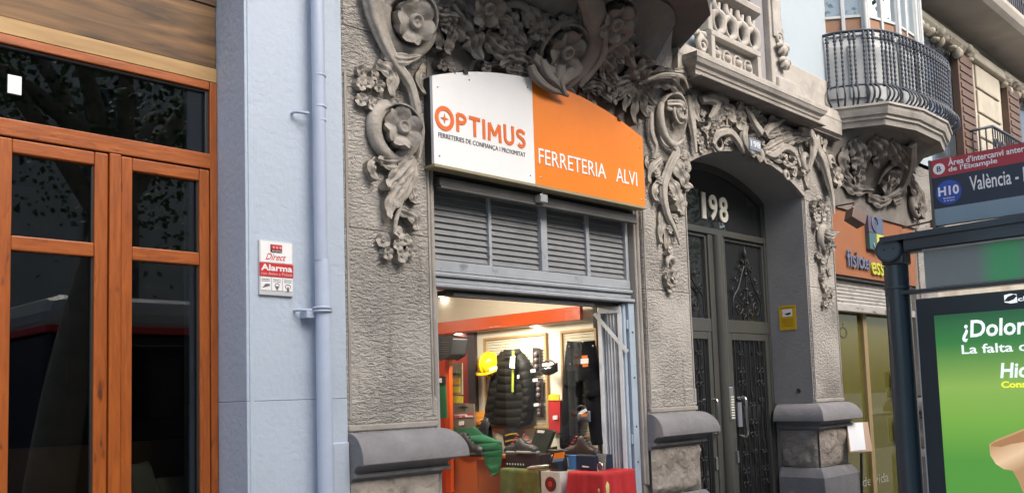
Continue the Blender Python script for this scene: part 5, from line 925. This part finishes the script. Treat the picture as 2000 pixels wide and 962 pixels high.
boots('brown_boot', 1122, 893, 4.50, .20, .14, brnl, soleb, 'dark brown boot lying to the left on the blue shoe box', 'boot', -1, None, False); boots('brown_boot', 1150, 893, 4.48, .17, .13, brnl, soleb, 'upright dark brown boot with red lining on the blue shoe box', 'boot', 1)
t = thing('tool_blister', 'clear card with a round metal tool leaning at the gate', 'blister pack', oX(1170, 930, 4.4)); goods_poly('card', [(1166, 885), (1182, 888), (1180, 930), (1157, 925)], plain('card_grey_print', (.22, .22, .2), .4, var=.5, vscale=60), 4.45, .01, t); c = oX(1172, 912, 4.44); MB().tube([c+Vector((0, .022*math.cos(2*PI*k/16), .03*math.sin(2*PI*k/16))) for k in range(17)], .006, 6).build('ring_tool', chrome, t)
tag(MB().grid(bodyfn([(928, 1164, 1180), (945, 1168, 1190), (962, 1172, 1190), (980, 1172, 1190)], 4.38, .04, .01), 16, 8).build('yellow_cloth', plain('yellow_cloth', (.55, .5, .2), .8, var=.3, vscale=20), None), 'crumpled pale yellow cloth beside the red cloth', 'cloth')
orc = mat('orange_netting', (.65, .25, .03), .7, var=.4, vscale=25); tag(MB().grid(bodyfn([(800, 931, 948), (815, 928, 950), (830, 926, 958), (845, 934, 962), (850, 940, 958)], 4.66, .04, .012), 24, 14).build('orange_netting', orc, None), 'crumpled orange netting hanging left of the jacket hem', 'netting')
# ================================================================ NUMBER PLAQUE, CAMERA NOTICE
q = oY(1475, 283, -.16); pq = thing('number_plaque', 'small blue-grey number plaque 198 on the keystone of the arch', 'sign', q)
a = oY(1464, 270, -.16); b = oY(1487, 297, -.16); cpx = (a.x+b.x)/2; MB().box(a.x, b.x, -.16, -.148, b.z-.005, a.z+.008).build('plate', plain('plaque_enamel', (.18, .21, .25), .3), pq, bevel=.004); text('sign_text', '198', plain('plaque_digit', (.6, .62, .64)), pq, (a.x+.012, -.1605, b.z+.02), UX, UZ, b.x-a.x-.024, (a.z-b.z)-.03, .002, .02)
# yellow camera notice on the right reveal (faces the doorway)
yn = thing('camera_notice', 'yellow video surveillance notice stuck on the door reveal', 'sign', (7.26, .2, 2.1))
e0 = oX(1521, 598, 7.265); e1 = oX(1553, 593, 7.265); e2 = oX(1523, 645, 7.265); ys0, ys1, zs0, zs1 = e1.y, e0.y, e2.z, e0.z
MB().box(7.263, 7.267, ys0, ys1, zs0, zs1).build('notice_sheet', plain('notice_yellow', (.62, .38, .01), .4), yn); dz = zs1-zs0; dy = ys1-ys0
MB().box(7.262, 7.2635, ys0+dy*.2, ys1-dy*.2, zs0+dz*.55, zs0+dz*.85).build('white_field', white, yn); c = Vector((7.2612, (ys0+ys1)/2, zs0+dz*.70)); MB().poly([c+Vector((0, dy*.18, -.008)), c+Vector((0, -dy*.2, .004)), c+Vector((0, -dy*.2, -.014)), c+Vector((0, 0, -.02))], (.001, 0, 0)).build('camera_mark', black, yn)
inkb = plain('notice_ink', (.15, .08, .0)); text('sign_text', 'ZONA VIDEOVIGILADA', inkb, yn, (7.263, ys1-dy*.08, zs0+dz*.89), -UY, UZ, dy*.84, dz*.05, .0008)
for k, s_ in enumerate(('LEY ORGANICA 15/1999', 'DE PROTECCION DE DATOS', 'PUEDE EJERCER SUS DERECHOS', 'ANTE EL RESPONSABLE')): text('sign_text', s_, inkb, yn, (7.263, ys1-dy*.12, zs0+dz*(.42-.09*k)), -UY, UZ, dy*.7, dz*.035, .0008)
q = oX(1560, 762, 7.267); tag(MB().lathe((7.268, q.y, q.z), -UX, [(.02, 0), (.02, .006), (.014, .01), (.013, .004)], 16).build('wall_cap', mat('old_bronze', (.05, .045, .04), .5), None), 'small dark round cap on the door reveal above the plinth', 'cap')
# ================================================================ SECOND SHOP (orange sign, shutter, frosted window)
S2X0, S2X1 = 7.845, 9.745
sg = thing('physiotherapy_sign', 'terracotta orange arched sign with raised logo and lettering', 'sign', (8.8, .02, 2.75)); n = 24; sz0 = oY(1640, 535, .02).z; sze = 3.23; szt = 3.40; sc2 = (S2X0+S2X1)/2; h2 = (S2X1-S2X0)/2; R2 = (h2**2+(szt-sze)**2)/(2*(szt-sze))
pts = [(S2X0+(S2X1-S2X0)*i/n, .02, szt-R2+math.sqrt(R2*R2-(S2X0+(S2X1-S2X0)*i/n-sc2)**2)) for i in range(n+1)]
MB().poly([(S2X0, .02, sz0)]+pts+[(S2X1, .02, sz0)], (0, .03, 0)).build('sign_panel', plain('terracotta_panel', (.30, .11, .04), .6, var=.08), sg)
g1, g2 = oY(1656, 516, .0), oY(1704, 533, .0); pur = plain('slate_letter', (.13, .14, .20), .5); lim = plain('lime_letter', (.50, .50, .06), .5)
text('sign_letters', 'fisio', pur, sg, (g1.x, .018, g1.z-.02), UX, UZ, oY(1688, 520, 0).x-g1.x, .17, .02, .01); text('sign_letters', 'ter', pur, sg, (oY(1686, 520, 0).x+.01, .018, g1.z-.02), UX, UZ, g2.x-oY(1686, 520, 0).x-.03, .12, .02, .01); g3 = oY(1745, 545, 0); text('sign_letters', 'essen', lim, sg, (g2.x, .018, g2.z-.01), UX, UZ, g3.x-g2.x, .12, .02, .01); text('sign_letters', 'cia', lim, sg, (g3.x+.02, .018, g2.z-.01), UX, UZ, .3, .14, .02, .01)
l0, l1 = oY(1691, 420, 0), oY(1724, 492, 0); lxm = (l0.x+l1.x)/2; lzm = (l0.z+l1.z)/2
for x0, x1, z0, z1, c, nm in ((l0.x, lxm, lzm, l0.z, (.10, .09, .14), 'plum'), (lxm, l1.x, lzm, l0.z, (.08, .12, .20), 'denim'), (l0.x, lxm, l1.z, lzm, (.05, .12, .13), 'teal'), (lxm, l1.x, l1.z, lzm, (.50, .50, .08), 'lime')): MB().box(x0+.002, x1-.002, -.02, .018, z0+.002, z1-.002).build('logo_tile', plain('logo_'+nm, c, .5), sg)
MB().tube([(lxm+.09*math.cos(t*PI/12), -.024, lzm-.08+.09*math.sin(t*PI/12)) for t in range(13, 26)], .008, 8).build('logo_curl', plain('logo_white', (.6, .6, .6)), sg); MB().tube([(lxm+.07*math.cos(t*PI/12)-.03, -.024, lzm+.09+.07*math.sin(t*PI/12)) for t in range(0, 20)], .008, 8).build('logo_curl', pur, sg)
fl = thing('sign_floodlight', 'small brown floodlight on an arm in front of the orange sign', 'lamp', oY(1680, 415, -.2)); rb_ = plain('brown_metal', (.10, .055, .04), .5)
w0 = oY(1634, 402, .0); w1 = oY(1665, 405, -.3); MB().tube([Vector((w0.x, 0, w0.z)), Vector((w0.x+.05, -.15, w0.z+.01)), w1], .008, 8).build('arm', rb_, fl)
c = oY(1671, 425, -.32); MB().obox(c, Vector((.8, -.4, -.45)).normalized(), Vector((.35, .9, -.2)).normalized(), Vector((.48, 0, .87)).normalized(), .075, .05, .055).build('lamp_head', rb_, fl, bevel=.006); MB().tube([w1, c+UZ*.05], .01, 8).build('bracket', chrome, fl)
fl2 = thing('sign_floodlight', 'far floodlight arm at the right end of the orange sign', 'lamp', oY(1770, 440, -.2)); w0 = oY(1762, 445, 0); MB().tube([Vector((w0.x, 0, w0.z)), Vector((w0.x+.03, -.3, w0.z+.03))], .01, 8).build('arm', rb_, fl2); MB().obox(Vector((w0.x+.05, -.33, w0.z)), UX, UY, UZ, .06, .05, .04).build('lamp_head', rb_, fl2, bevel=.006)
sh = thing('roller_shutter', 'half raised rusty pale roller shutter under the orange sign', 'shutter', (8.8, .1, 2.5)); shm = mat('rusty_shutter', (.42, .40, .37), .55, metal=.2, var=.15, vscale=9, spots=((.16, .09, .06), 12, .58, .66, (.4, 1, 2)))
zs = sz0-.05; MB().box(S2X0, S2X1, .04, .3, sz0-.03, sz0+.25).build('shutter_case', dark_m, sh)
for k in range(7): zt2 = sz0-.035-k*.034; MB().tube([(S2X0, .09, zt2-.016), (S2X1, .09, zt2-.016)], .017, 10, flat=.5, nrm=UY).build('shutter_slat', shm, sh)
MB().box(S2X0, S2X1, .05, .12, sz0-.036*7-.075, sz0-.036*7-.005).build('bottom_bar', shm, sh, bevel=.006); zsh = sz0-.036*7-.075
wd = thing('frosted_shop_window', 'olive tinted glass shop window under the roller shutter', 'window', (8.8, .2, 0))
MB().box(S2X0, S2X1, .16, .168, .3, zsh+.02).build('pane', glass('olive_glass', (.5, .48, .25), 1.0, .6, (.17, .155, .035)), wd); MB().box(S2X0, S2X1, .14, .2, 0, .3).build('window_sill', dark_m, wd)
MB().box(8.62, 8.70, .13, .2, .3, zsh+.02).build('window_post', plain('ochre_post', (.28, .20, .09), .5), wd)
box('room_back', plain('ochre_wall', (.30, .28, .12), .7), wd, 7.5, 10, 1.6, 1.65, 0, 3); box('room_ceiling', plain('shop_ceiling_grey', (.3, .28, .2)), wd, 7.5, 10, .31, 1.6, 2.7, 2.75)
q = oY(1638, 660, .158); text('window_letters', 'IÓ', plain('letter_olive', (.06, .06, .03)), wd, (q.x-.03, .158, q.z), UX, UZ, .22, .14, .001)
q = oY(1685, 950, .158); text('window_letters', 'de vida', plain('letter_pale', (.3, .3, .25)), wd, (q.x, .158, q.z), UX, UZ, .6, .09, .001)
q = oY(1749, 740, .12); tag(MB().box(q.x-.06, q.x+.06, .115, .125, q.z-.08, q.z+.08).build('green_card', plain('green_notice', (.01, .14, .08)), None), 'small green card on the shop window post', 'card'); q = oY(1752, 768, .12); tag(MB().box(q.x-.06, q.x+.05, .115, .125, q.z-.04, q.z+.04).build('white_card', white, None), 'small white card under the green card on the window post', 'card'); q = oY(1756, 838, .12); tag(MB().box(q.x-.07, q.x+.06, .115, .125, q.z-.12, q.z+.12).build('paper_notice', white, None), 'white paper notice lower on the window post', 'notice')
q = oY(1680, 880, -.08); cbd = thing('clipboard_stand', 'clipboard with white sheets on a stand by the right pier', 'clipboard', q); a = oY(1656, 826, -.05); b = oY(1699, 880, -.08)
MB().poly([oY(1654, 824, -.03), oY(1695, 823, -.03), oY(1704, 880, -.12), oY(1660, 882, -.12)], (0, .008, -.004)).build('board', plain('cork_board', (.42, .28, .18)), cbd); MB().poly([oY(1655, 826, -.036), oY(1685, 825, -.036), oY(1691, 877, -.12), oY(1662, 880, -.12)], (0, .002, .002)).build('paper_sheet', white, cbd); q = oY(1682, 884, -.1); MB().tube([q, (q.x, -.05, 0)], .012, 8).build('stand_pole', iron, cbd); MB().box(q.x-.15, q.x+.15, -.2, .1, 0, .02).build('stand_foot', iron, cbd)
# ================================================================ FAR FACADES
FB = thing('cream_apartment_building', 'cream apartment building with brown shutters beyond the bay, top right', 'building', (15, 0, 0))
crf = mat('cream_stone', (.46, .42, .34), .85, var=.12, vscale=2, spots=((.33, .29, .23), 1.5, .5, .7)); shb = plain('brown_shutter', (.14, .085, .06), .6, var=.2); fsl = mat('far_slab', (.42, .39, .34), .8, var=.15)
MB().box(10.42, 40, .10, .6, 0, 16).build('wall', crf, FB)
def railing(x0, x1, yf, z0, z1):
    rl = MB()
    for z, rr in ((z1, .02), (z0, .014)): rl.tube([(x0, .1, z), (x0, yf, z), (x1, yf, z), (x1, .1, z)], rr, 6)
    nb_ = int((x1-x0)/.09)
    for k in range(nb_+1):
        xx = x0+(x1-x0)*k/nb_; rl.tube([(xx, yf, z0), (xx, yf, z1)], .009, 5)
        if k % 2:
            for f in (.3, .65): rl.tube([(xx+.045*math.cos(t*.8), yf, z0+(z1-z0)*f+.06*math.sin(t*.8)) for t in range(9)], .009, 5)
    for k in range(4): yy_ = .05+(yf-.05)*k/4; rl.tube([(x0, yy_, z0), (x0, yy_, z1)], .009, 5)
    rl.build('balcony_railing', ironb, FB)
wx = (10.62, 13.95, 17.3, 20.6)
for i, x in enumerate(wx):
    for z, h in ((3.95, 1.62), (6.15, 2.2), (9.2, 2.2)):
        wn_ = MB().box(x, x+.85, .085, .11, z, z+h).build('window', plain('far_glass', (.05, .06, .07), .1), FB)
        for s_ in (x-.55, x+.87):
            if s_ < 10.45: continue
            sh_ = MB().box(s_, s_+.52, -.0, .085, z, z+h).build('shutter', shb, FB, bevel=.004)
            if i < 2 and z < 5:
                for k in range(15): MB().box(s_+.05, s_+.47, -.012, -.0, z+.05+k*.103, z+.105+k*.103).build('shutter_slat', shb, sh_)
        MB().sweep([(x-.6, .1), (x-.6, .09), (x+1.45, .09), (x+1.45, .1)], [(-.0, z+h+.02), (.08, z+h+.05), (.12, z+h+.10), (.13, z+h+.15), (0, z+h+.16)]).build('window_hood', crf, FB)
        for k in range(22 if i < 3 else 0): ell('hood_carving', (x-.55+k*.09+random.uniform(-.03, .03), random.uniform(-.02, .05), z+h+.02+random.uniform(-.07, .11)), random.uniform(.03, .07), .06, random.uniform(.03, .08), crf, FB, 6, 8)
for x0, x1 in ((10.75, 12.35), (13.2, 15.6), (16.5, 19)):
    MB().sweep([(x0, .1), (x0, -.0), (x1, -.0), (x1, .1)], [(-.1, 5.93), (.42, 5.95), (.47, 6.0), (.50, 6.07), (.50, 6.12), (-.1, 6.13)]).build('balcony_slab', fsl, FB); railing(x0-.4, x1+.4, -.45, 6.16, 6.95)
MB().sweep([(12.0, .1), (12.0, 0), (13.3, 0), (13.3, .1)], [(-.1, 3.95), (.2, 3.97), (.25, 4.05), (-.1, 4.06)]).build('balcony_slab', fsl, FB); railing(11.75, 13.5, -.25, 4.08, 4.62)
for x0 in (12.08, 15.4, 18.7):
    MB().box(x0, x0+1.15, .04, .1, 3.9, 5.6).build('pilaster', crf, FB, bevel=.01)
    for k in range(5): MB().box(x0+.12, x0+1.03, .015, .04, 4.0+.32*k, 4.0+.32*k+.29).build('rusticated_block', crf, FB, bevel=.012)
    MB().box(x0-.03, x0+1.2, -.03, .1, 5.6, 5.72).build('pilaster_capital', crf, FB, bevel=.02)
# ================================================================ BUS SHELTER
XS = 5.0; SH = thing('bus_shelter', 'dark blue-green bus shelter end with poster panel at the right edge', 'bus shelter', (XS, -1.9, 0))
pc = oX(1762, 700, XS); PY = pc.y; pr = .0635
zcap = oX(1764, 487, XS).z
MB().tube([(XS, PY, 0), (XS, PY, zcap-.085)], pr, 28).build('post', shel, SH)
MB().box(XS-.06, XS+.06, PY-.063, PY+.056, zcap-.082, zcap+.0).build('post_head', shel, SH, bevel=.01)
MB().lathe((XS-.068, PY+.005, zcap), UX, [(.066, -.012), (.072, -.008), (.072, .12), (.066, .13)], 32).build('end_drum', shel, SH); MB().lathe((XS-.081, PY+.005, zcap), UX, [(.058, -.001), (.058, .004)], 32).build('drum_face', mat('drum_face_paint', (.05, .085, .10), .4), SH)
MB().lathe((XS, PY, oX(1762, 562, XS).z), UZ, [(pr+.004, -.006), (pr+.006, 0), (pr+.004, .006)], 28).build('post_ring', shel, SH)
for dz_ in (-.026, .026): MB().lathe((XS-.082, PY+dz_, zcap), -UX, [(.006, 0), (.006, .002)], 8).build('drum_screw', black, SH)
rz = oX(1728, 474, XS-.05).z; ye = oX(1726, 470, XS-.05).y; zA = oX(1900, 422, XS-.05).z
yR = -4.6
MB().poly([(XS-.10, ye, rz), (XS-.10, ye, rz+.022), (XS-.10, yR, rz+.075), (XS-.10, yR, rz+.03)], (3.4, 0, 0)).build('roof_plate', shel, SH, bevel=.004)
MB().box(XS-.045, XS+.05, yR, PY-.06, zcap-.025, zcap+.05).build('roof_beam', shel, SH, bevel=.008)
MB().poly([(XS-.085, PY-.085, rz-.055), (XS-.085, PY-.085, rz-.003), (XS-.085, yR, rz+.028), (XS-.085, yR, rz-.055)], (.05, 0, 0)).build('roof_fascia', shel, SH, bevel=.004)
# header panel, cross bar, poster case
ps = Vector((XS-.04, 0, 0)); A_ = oX(1803, 491, XS-.04); B_ = oX(1808, 562, XS-.04); yh0 = A_.y; zh1 = A_.z-.0; zh0 = B_.z
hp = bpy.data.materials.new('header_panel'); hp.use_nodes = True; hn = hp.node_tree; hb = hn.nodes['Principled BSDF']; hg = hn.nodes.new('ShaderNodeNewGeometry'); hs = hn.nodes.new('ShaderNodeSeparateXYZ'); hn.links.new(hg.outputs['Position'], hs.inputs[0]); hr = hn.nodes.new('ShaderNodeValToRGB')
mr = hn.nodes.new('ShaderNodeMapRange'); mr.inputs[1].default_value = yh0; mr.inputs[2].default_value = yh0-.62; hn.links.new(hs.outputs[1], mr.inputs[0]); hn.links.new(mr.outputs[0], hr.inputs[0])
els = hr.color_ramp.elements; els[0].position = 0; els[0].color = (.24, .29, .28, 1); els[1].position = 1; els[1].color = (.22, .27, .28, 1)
for p_, c_ in ((.42, (.24, .29, .28, 1)), (.56, (.10, .50, .20, 1)), (.72, (.10, .50, .20, 1)), (.84, (.22, .29, .28, 1))): e_ = els.new(p_); e_.color = c_  # green stops paint a glow into the panel colour
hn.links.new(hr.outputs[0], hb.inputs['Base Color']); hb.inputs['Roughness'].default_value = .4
MB().box(XS-.04, XS-.02, yR, yh0, zh0, zh1).build('header_panel', hp, SH, bevel=.002, label='brushed header panel with a green glow painted into its colour'); MB().box(XS-.046, XS-.018, yR, yh0+.004, zh1+.0015, zh1+.012).build('header_edge', plain('edge_alu', (.45, .5, .52), .3, .5), SH)
zc0 = oX(1760, 572, XS-.05).z; MB().box(XS-.052, XS+.03, yR, PY+.05, zh0-.024, zh0-.003).build('cross_bar', shel, SH, bevel=.004)
C_ = oX(1786, 584, XS-.045); yc0 = C_.y; zc1 = C_.z; MB().box(XS-.045, XS+.02, yc0-1.30, yc0, .35, zc1).build('poster_case', mat('case_dark', (.018, .035, .045), .25, var=.06), SH, bevel=.006)
MB().box(XS-.049, XS-.043, yc0-.007, yc0-.001, .35, zc1-.003).build('case_trim', MATS['edge_alu'], SH)
T_ = oX(1824, 616, XS-.048); yp0 = T_.y; zp1 = T_.z
pm = bpy.data.materials.new('poster_print'); pm.use_nodes = True; n_ = pm.node_tree; pb = n_.nodes['Principled BSDF']; g_ = n_.nodes.new('ShaderNodeNewGeometry'); s2 = n_.nodes.new('ShaderNodeSeparateXYZ'); n_.links.new(g_.outputs['Position'], s2.inputs[0]); m1 = n_.nodes.new('ShaderNodeMapRange'); m1.inputs[1].default_value = zp1; m1.inputs[2].default_value = zp1-.75; n_.links.new(s2.outputs[2], m1.inputs[0])
cr = n_.nodes.new('ShaderNodeValToRGB'); n_.links.new(m1.outputs[0], cr.inputs[0]); e = cr.color_ramp.elements; e[0].color = (.02, .10, .045, 1); e[1].color = (.09, .30, .05, 1); e[1].position = 1
for p_, c_ in ((.2, (.04, .20, .055, 1)), (.5, (.26, .44, .09, 1)), (.75, (.18, .40, .06, 1))): q_ = e.new(p_); q_.color = c_
n_.links.new(cr.outputs[0], pb.inputs['Base Color']); n_.links.new(cr.outputs[0], pb.inputs['Emission Color']); pb.inputs['Emission Strength'].default_value = .30; pb.inputs['Roughness'].default_value = .25
ys = yp0-1.18; MB().box(XS-.048, XS-.044, ys, yp0, .42, zp1).build('poster', pm, SH, label='backlit green pharmacy poster with an arm')
def ptext(s, x0, y0, x1, hpx, mt, bold=.03, sh_=0., wk=1.): q = oX(x0, y0, XS-.0485); q2 = oX(x1, y0, XS-.0485); text('poster_text', s, mt, SH, q, -UY, UZ, abs(q.y-q2.y)*wk, abs(oX(x0, y0-hpx, XS-.0485).z-q.z), .001, bold, shear=sh_)
pw = plain('poster_white', (.8, .85, .85), .4, emit=.35); py_ = plain('poster_yellow', (.8, .75, .05), .4, emit=.4)
ptext('¿Dolor', 1880, 668, 2000, 42, pw, .022, .1, 1.06); ptext('La falta de vitamina', 1879, 691, 2000, 18, pw, .015, 0, 2.3); ptext('Hidrofer', 1954, 738, 2000, 30, pw, .025, .15, 3.0); ptext('Consulta', 1956, 757, 2000, 13, py_, .03, 0, 1.9)
ptext('clear', 1988, 588, 2000, 9, pw, .02, 0, 4.0)
lg = [oX(x, y, XS-.0495) for x, y in ((1961, 576), (1973, 573), (1985, 574), (1987, 590), (1974, 592), (1962, 590))]; MB().poly(lg, (.003, 0, 0)).build('poster_logo', pw, SH); MB().poly([oX(x, y, XS-.051) for x, y in ((1961, 588), (1968, 579), (1980, 574), (1986, 577), (1980, 584), (1970, 588))], (.002, 0, 0)).build('poster_logo_swoosh', MATS['case_dark'], SH)
sk_ = bpy.data.materials.new('poster_skin'); sk_.use_nodes = True; k_ = sk_.node_tree; kb = k_.nodes['Principled BSDF']; kn = k_.nodes.new('ShaderNodeTexNoise'); kn.inputs['Scale'].default_value = 6; kg = k_.nodes.new('ShaderNodeNewGeometry'); k_.links.new(kg.outputs['Position'], kn.inputs['Vector']); kc = k_.nodes.new('ShaderNodeValToRGB'); kq = k_.nodes.new('ShaderNodeSeparateXYZ'); k_.links.new(kg.outputs['Position'], kq.inputs[0]); kz = k_.nodes.new('ShaderNodeMath'); kz.operation = 'MULTIPLY_ADD'; k_.links.new(kq.outputs[1], kz.inputs[0]); kz.inputs[1].default_value = .55; k_.links.new(kq.outputs[2], kz.inputs[2]); km = k_.nodes.new('ShaderNodeMapRange'); k_.links.new(kz.outputs[0], km.inputs[0]); zc_ = oX(1950, 900, XS-.05); vz = zc_.z+.55*zc_.y; km.inputs[1].default_value = vz-.10; km.inputs[2].default_value = vz+.08; k_.links.new(km.outputs[0], kc.inputs[0]); kc.color_ramp.elements.new(.5).color = (.74, .52, .32, 1); kc.color_ramp.elements[0].position = .05; kc.color_ramp.elements[0].color = (.42, .24, .12, 1); kc.color_ramp.elements[2].position = 1; kc.color_ramp.elements[2].color = (.50, .30, .15, 1); k_.links.new(kc.outputs[0], kb.inputs['Base Color']); k_.links.new(kc.outputs[0], kb.inputs['Emission Color']); kb.inputs['Emission Strength'].default_value = .35
arm = [(1932, 867), (1945, 858), (1960, 852), (1985, 842), (2000, 836), (2040, 822), (2080, 815), (2090, 1000), (2010, 990), (1999, 962), (1990, 940), (1978, 918), (1960, 915), (1945, 905), (1934, 888)]
MB().poly([oX(x, y, XS-.0492) for x, y in arm], (.0012, 0, 0)).build('poster_arm', sk_, SH); MB().poly([oX(x, y, XS-.0502) for x, y in ((1934, 870), (1955, 872), (1975, 866), (2000, 862), (2040, 850), (2040, 826), (2000, 840), (1960, 856), (1940, 864))], (.0008, 0, 0)).build('poster_arm_shade', plain('skin_shade_print', (.40, .20, .09), .4, emit=.3), SH)
# route flag on the roof
r0 = oX(1818, 314, XS-.02); rbot = oX(1824, 441, XS-.02); zt0 = r0.z; FH = .0
fl_ = thing('bus_stop_sign', 'red and dark blue bus stop name board with a round blue route badge', 'sign', (XS, r0.y, rbot.z)); yL = r0.y; yF = yL-1.6
zr1 = oX(1822, 348, XS-.02).z; zr2 = oX(1823, 409, XS-.02).z
MB().box(XS-.02, XS+.03, yF, yL, rbot.z, zr2-.0005).build('light_field', plain('pale_blue_field', (.22, .32, .38), .35), fl_); MB().box(XS-.02, XS+.03, yF, yL, zr2, zr1-.0005).build('navy_field', plain('navy_field', (.012, .025, .05), .3), fl_); MB().box(XS-.02, XS+.03, yF, yL, zr1, zt0).build('red_field', plain('red_field', (.42, .03, .045), .35), fl_); MB().box(XS-.024, XS+.035, yL+.0005, yL+.014, rbot.z-.03, zt0+.002).build('end_strip', plain('strip_bronze', (.10, .09, .07)), fl_)
XT = XS-.0205
def ftext(s, x0, y0, x1, y1, hpx, mt, bold=.02, wk=1.): q = oX(x0, y0, XT); q2 = oX(x1, y1, XT); text('sign_text', s, mt, fl_, q, -UY, UZ, abs(q.y-q2.y)*wk, abs(oX(x0, y0-hpx, XT).z-q.z), .001, bold)
ftext('Àrea d’intercanvi anterior', 1852, 324, 2000, 290, 15, wht, .02, 1.13); ftext('de l’Eixample', 1853, 338.5, 1948, 318, 13, wht, .02)
c = oX(1834, 330, XT); MB().lathe(c, -UX, [(.030, 0), (.030, .001)], 28).build('badge_disc', wht, fl_); q = c+Vector((-.0012, .011, -.014)); text('sign_text', 'B', ink, fl_, q, -UY, UZ, .022, .028, .0008, .02)
c = oX(1853, 375, XT); MB().lathe(c, -UX, [(.064, 0), (.064, .001)], 36).build('route_disc', plain('route_blue', (.02, .08, .42), .35), fl_); q = c+Vector((-.0012, .052, -.016)); text('sign_text', 'H10', wht, fl_, q, -UY, UZ, .104, .05, .0008, .03); text('sign_text', 'Badalona', wht, fl_, c+Vector((-.0012, .028, -.034)), -UY, UZ, .056, .009, .0006); text('sign_text', 'Pl. de Sants', wht, fl_, c+Vector((-.0012, .026, -.048)), -UY, UZ, .052, .009, .0006)
ftext('València - Enric Granados', 1895, 373, 1993, 352, 29, wht, .01, 2.6)
# ================================================================ ACROSS THE STREET (seen only in reflections)
OB = thing('opposite_building', 'pale apartment block across the street, seen only in reflections', 'building', (5, -20, 0)); MB().box(-30, 40, -26, -20, 0, 13).build('wall', mat('opposite_render', (.42, .40, .36), .85, var=.15, vscale=.6), OB)
for i in range(14):
    for z in (.3, 4.2, 7.6, 10.6): MB().box(-28+i*4.6, -26.6+i*4.6, -20.02, -19.9, z, z+2.4).build('window', plain('far_glass', (.05, .06, .07)), OB)
bus = thing('parked_coach', 'white coach with dark glass, seen only in the shop reflections', 'coach', (-1, -7.5, 0)); cw = plain('coach_white', (.42, .42, .42), .3); cdk = plain('coach_glass', (.01, .012, .018), .08)
def prof(x0, x1, zs_, nm, mt, y0=-8.6, y1=-6.2, bev=.12): return MB().box(x0, x1, y0, y1, zs_[0], zs_[1]).build(nm, mt, bus, bevel=bev)
prof(3.4, 7.6, (2.35, 2.85), 'roof', cw, bev=.2); prof(3.42, 7.58, (.35, 2.5), 'body', plain('coach_navy', (.015, .018, .03), .25), -8.58, -6.22); prof(3.9, 7.4, (1.45, 2.3), 'side_glass', cdk, -8.62, -6.20, .02); prof(3.38, 7.6, (2.42, 2.5), 'red_stripe', red, -8.61, -6.17, .01)
for x in (4.3, 6.8): MB().lathe((x, -6.4, .48), UY, [(.48, -.1), (.48, .22), (.3, .23), (.1, .2)], 24).build('wheel', black, bus)
bark = mat('plane_bark', (.17, .15, .12), .9, var=.35, vscale=5, bump=.02, bscale=12); lf = mat('plane_leaf', (.05, .10, .025), .6, var=.4, vscale=2)
def tree(x, y, lean, seed, lab):
    r = random.Random(seed); t = thing('plane_tree', lab, 'tree', (x, y, 0), 'street plane trees'); top = Vector((x+lean, y, 4.3)); MB().tube(crom([(x, y, 0), (x+lean*.3, y+.1, 2.), top], 12), [.26-.008*k for k in range(13)], 14).build('trunk', bark, t)
    ends = []
    for k in range(7): a = k*2*PI/7+r.random(); L = r.uniform(2, 3.4); e = top+Vector((math.cos(a)*L-.9, math.sin(a)*L*.55-.5, r.uniform(.9, 2.4))); MB().tube(crom([top-UZ*r.uniform(0, 1.5), top.lerp(e, .5)+UZ*.3, e], 8), [.12-.012*q for q in range(9)], 8).build('branch', bark, t); ends.append(e)
    mb = MB()
    for k in range(13000):
        c = r.choice(ends)+Vector((r.gauss(0, .95), r.gauss(0, .95), r.gauss(-.5, .75))); a = Vector((r.uniform(-1, 1), r.uniform(-1, 1), r.uniform(-1, 1))).normalized(); b = a.orthogonal().normalized(); s = r.uniform(.03, .055); mb.add([c-a*s, c+b*s*.7, c+a*s, c-b*s*.7], [(0, 1, 2, 3)])
    mb.build('crown', lf, t)
tree(3.2, -5.8, .9, 1, 'leaning plane tree at the kerb nearest the timber shopfront, seen in reflections'); tree(13.5, -6.2, -.3, 2, 'plane tree at the kerb farther down the street, seen in reflections')
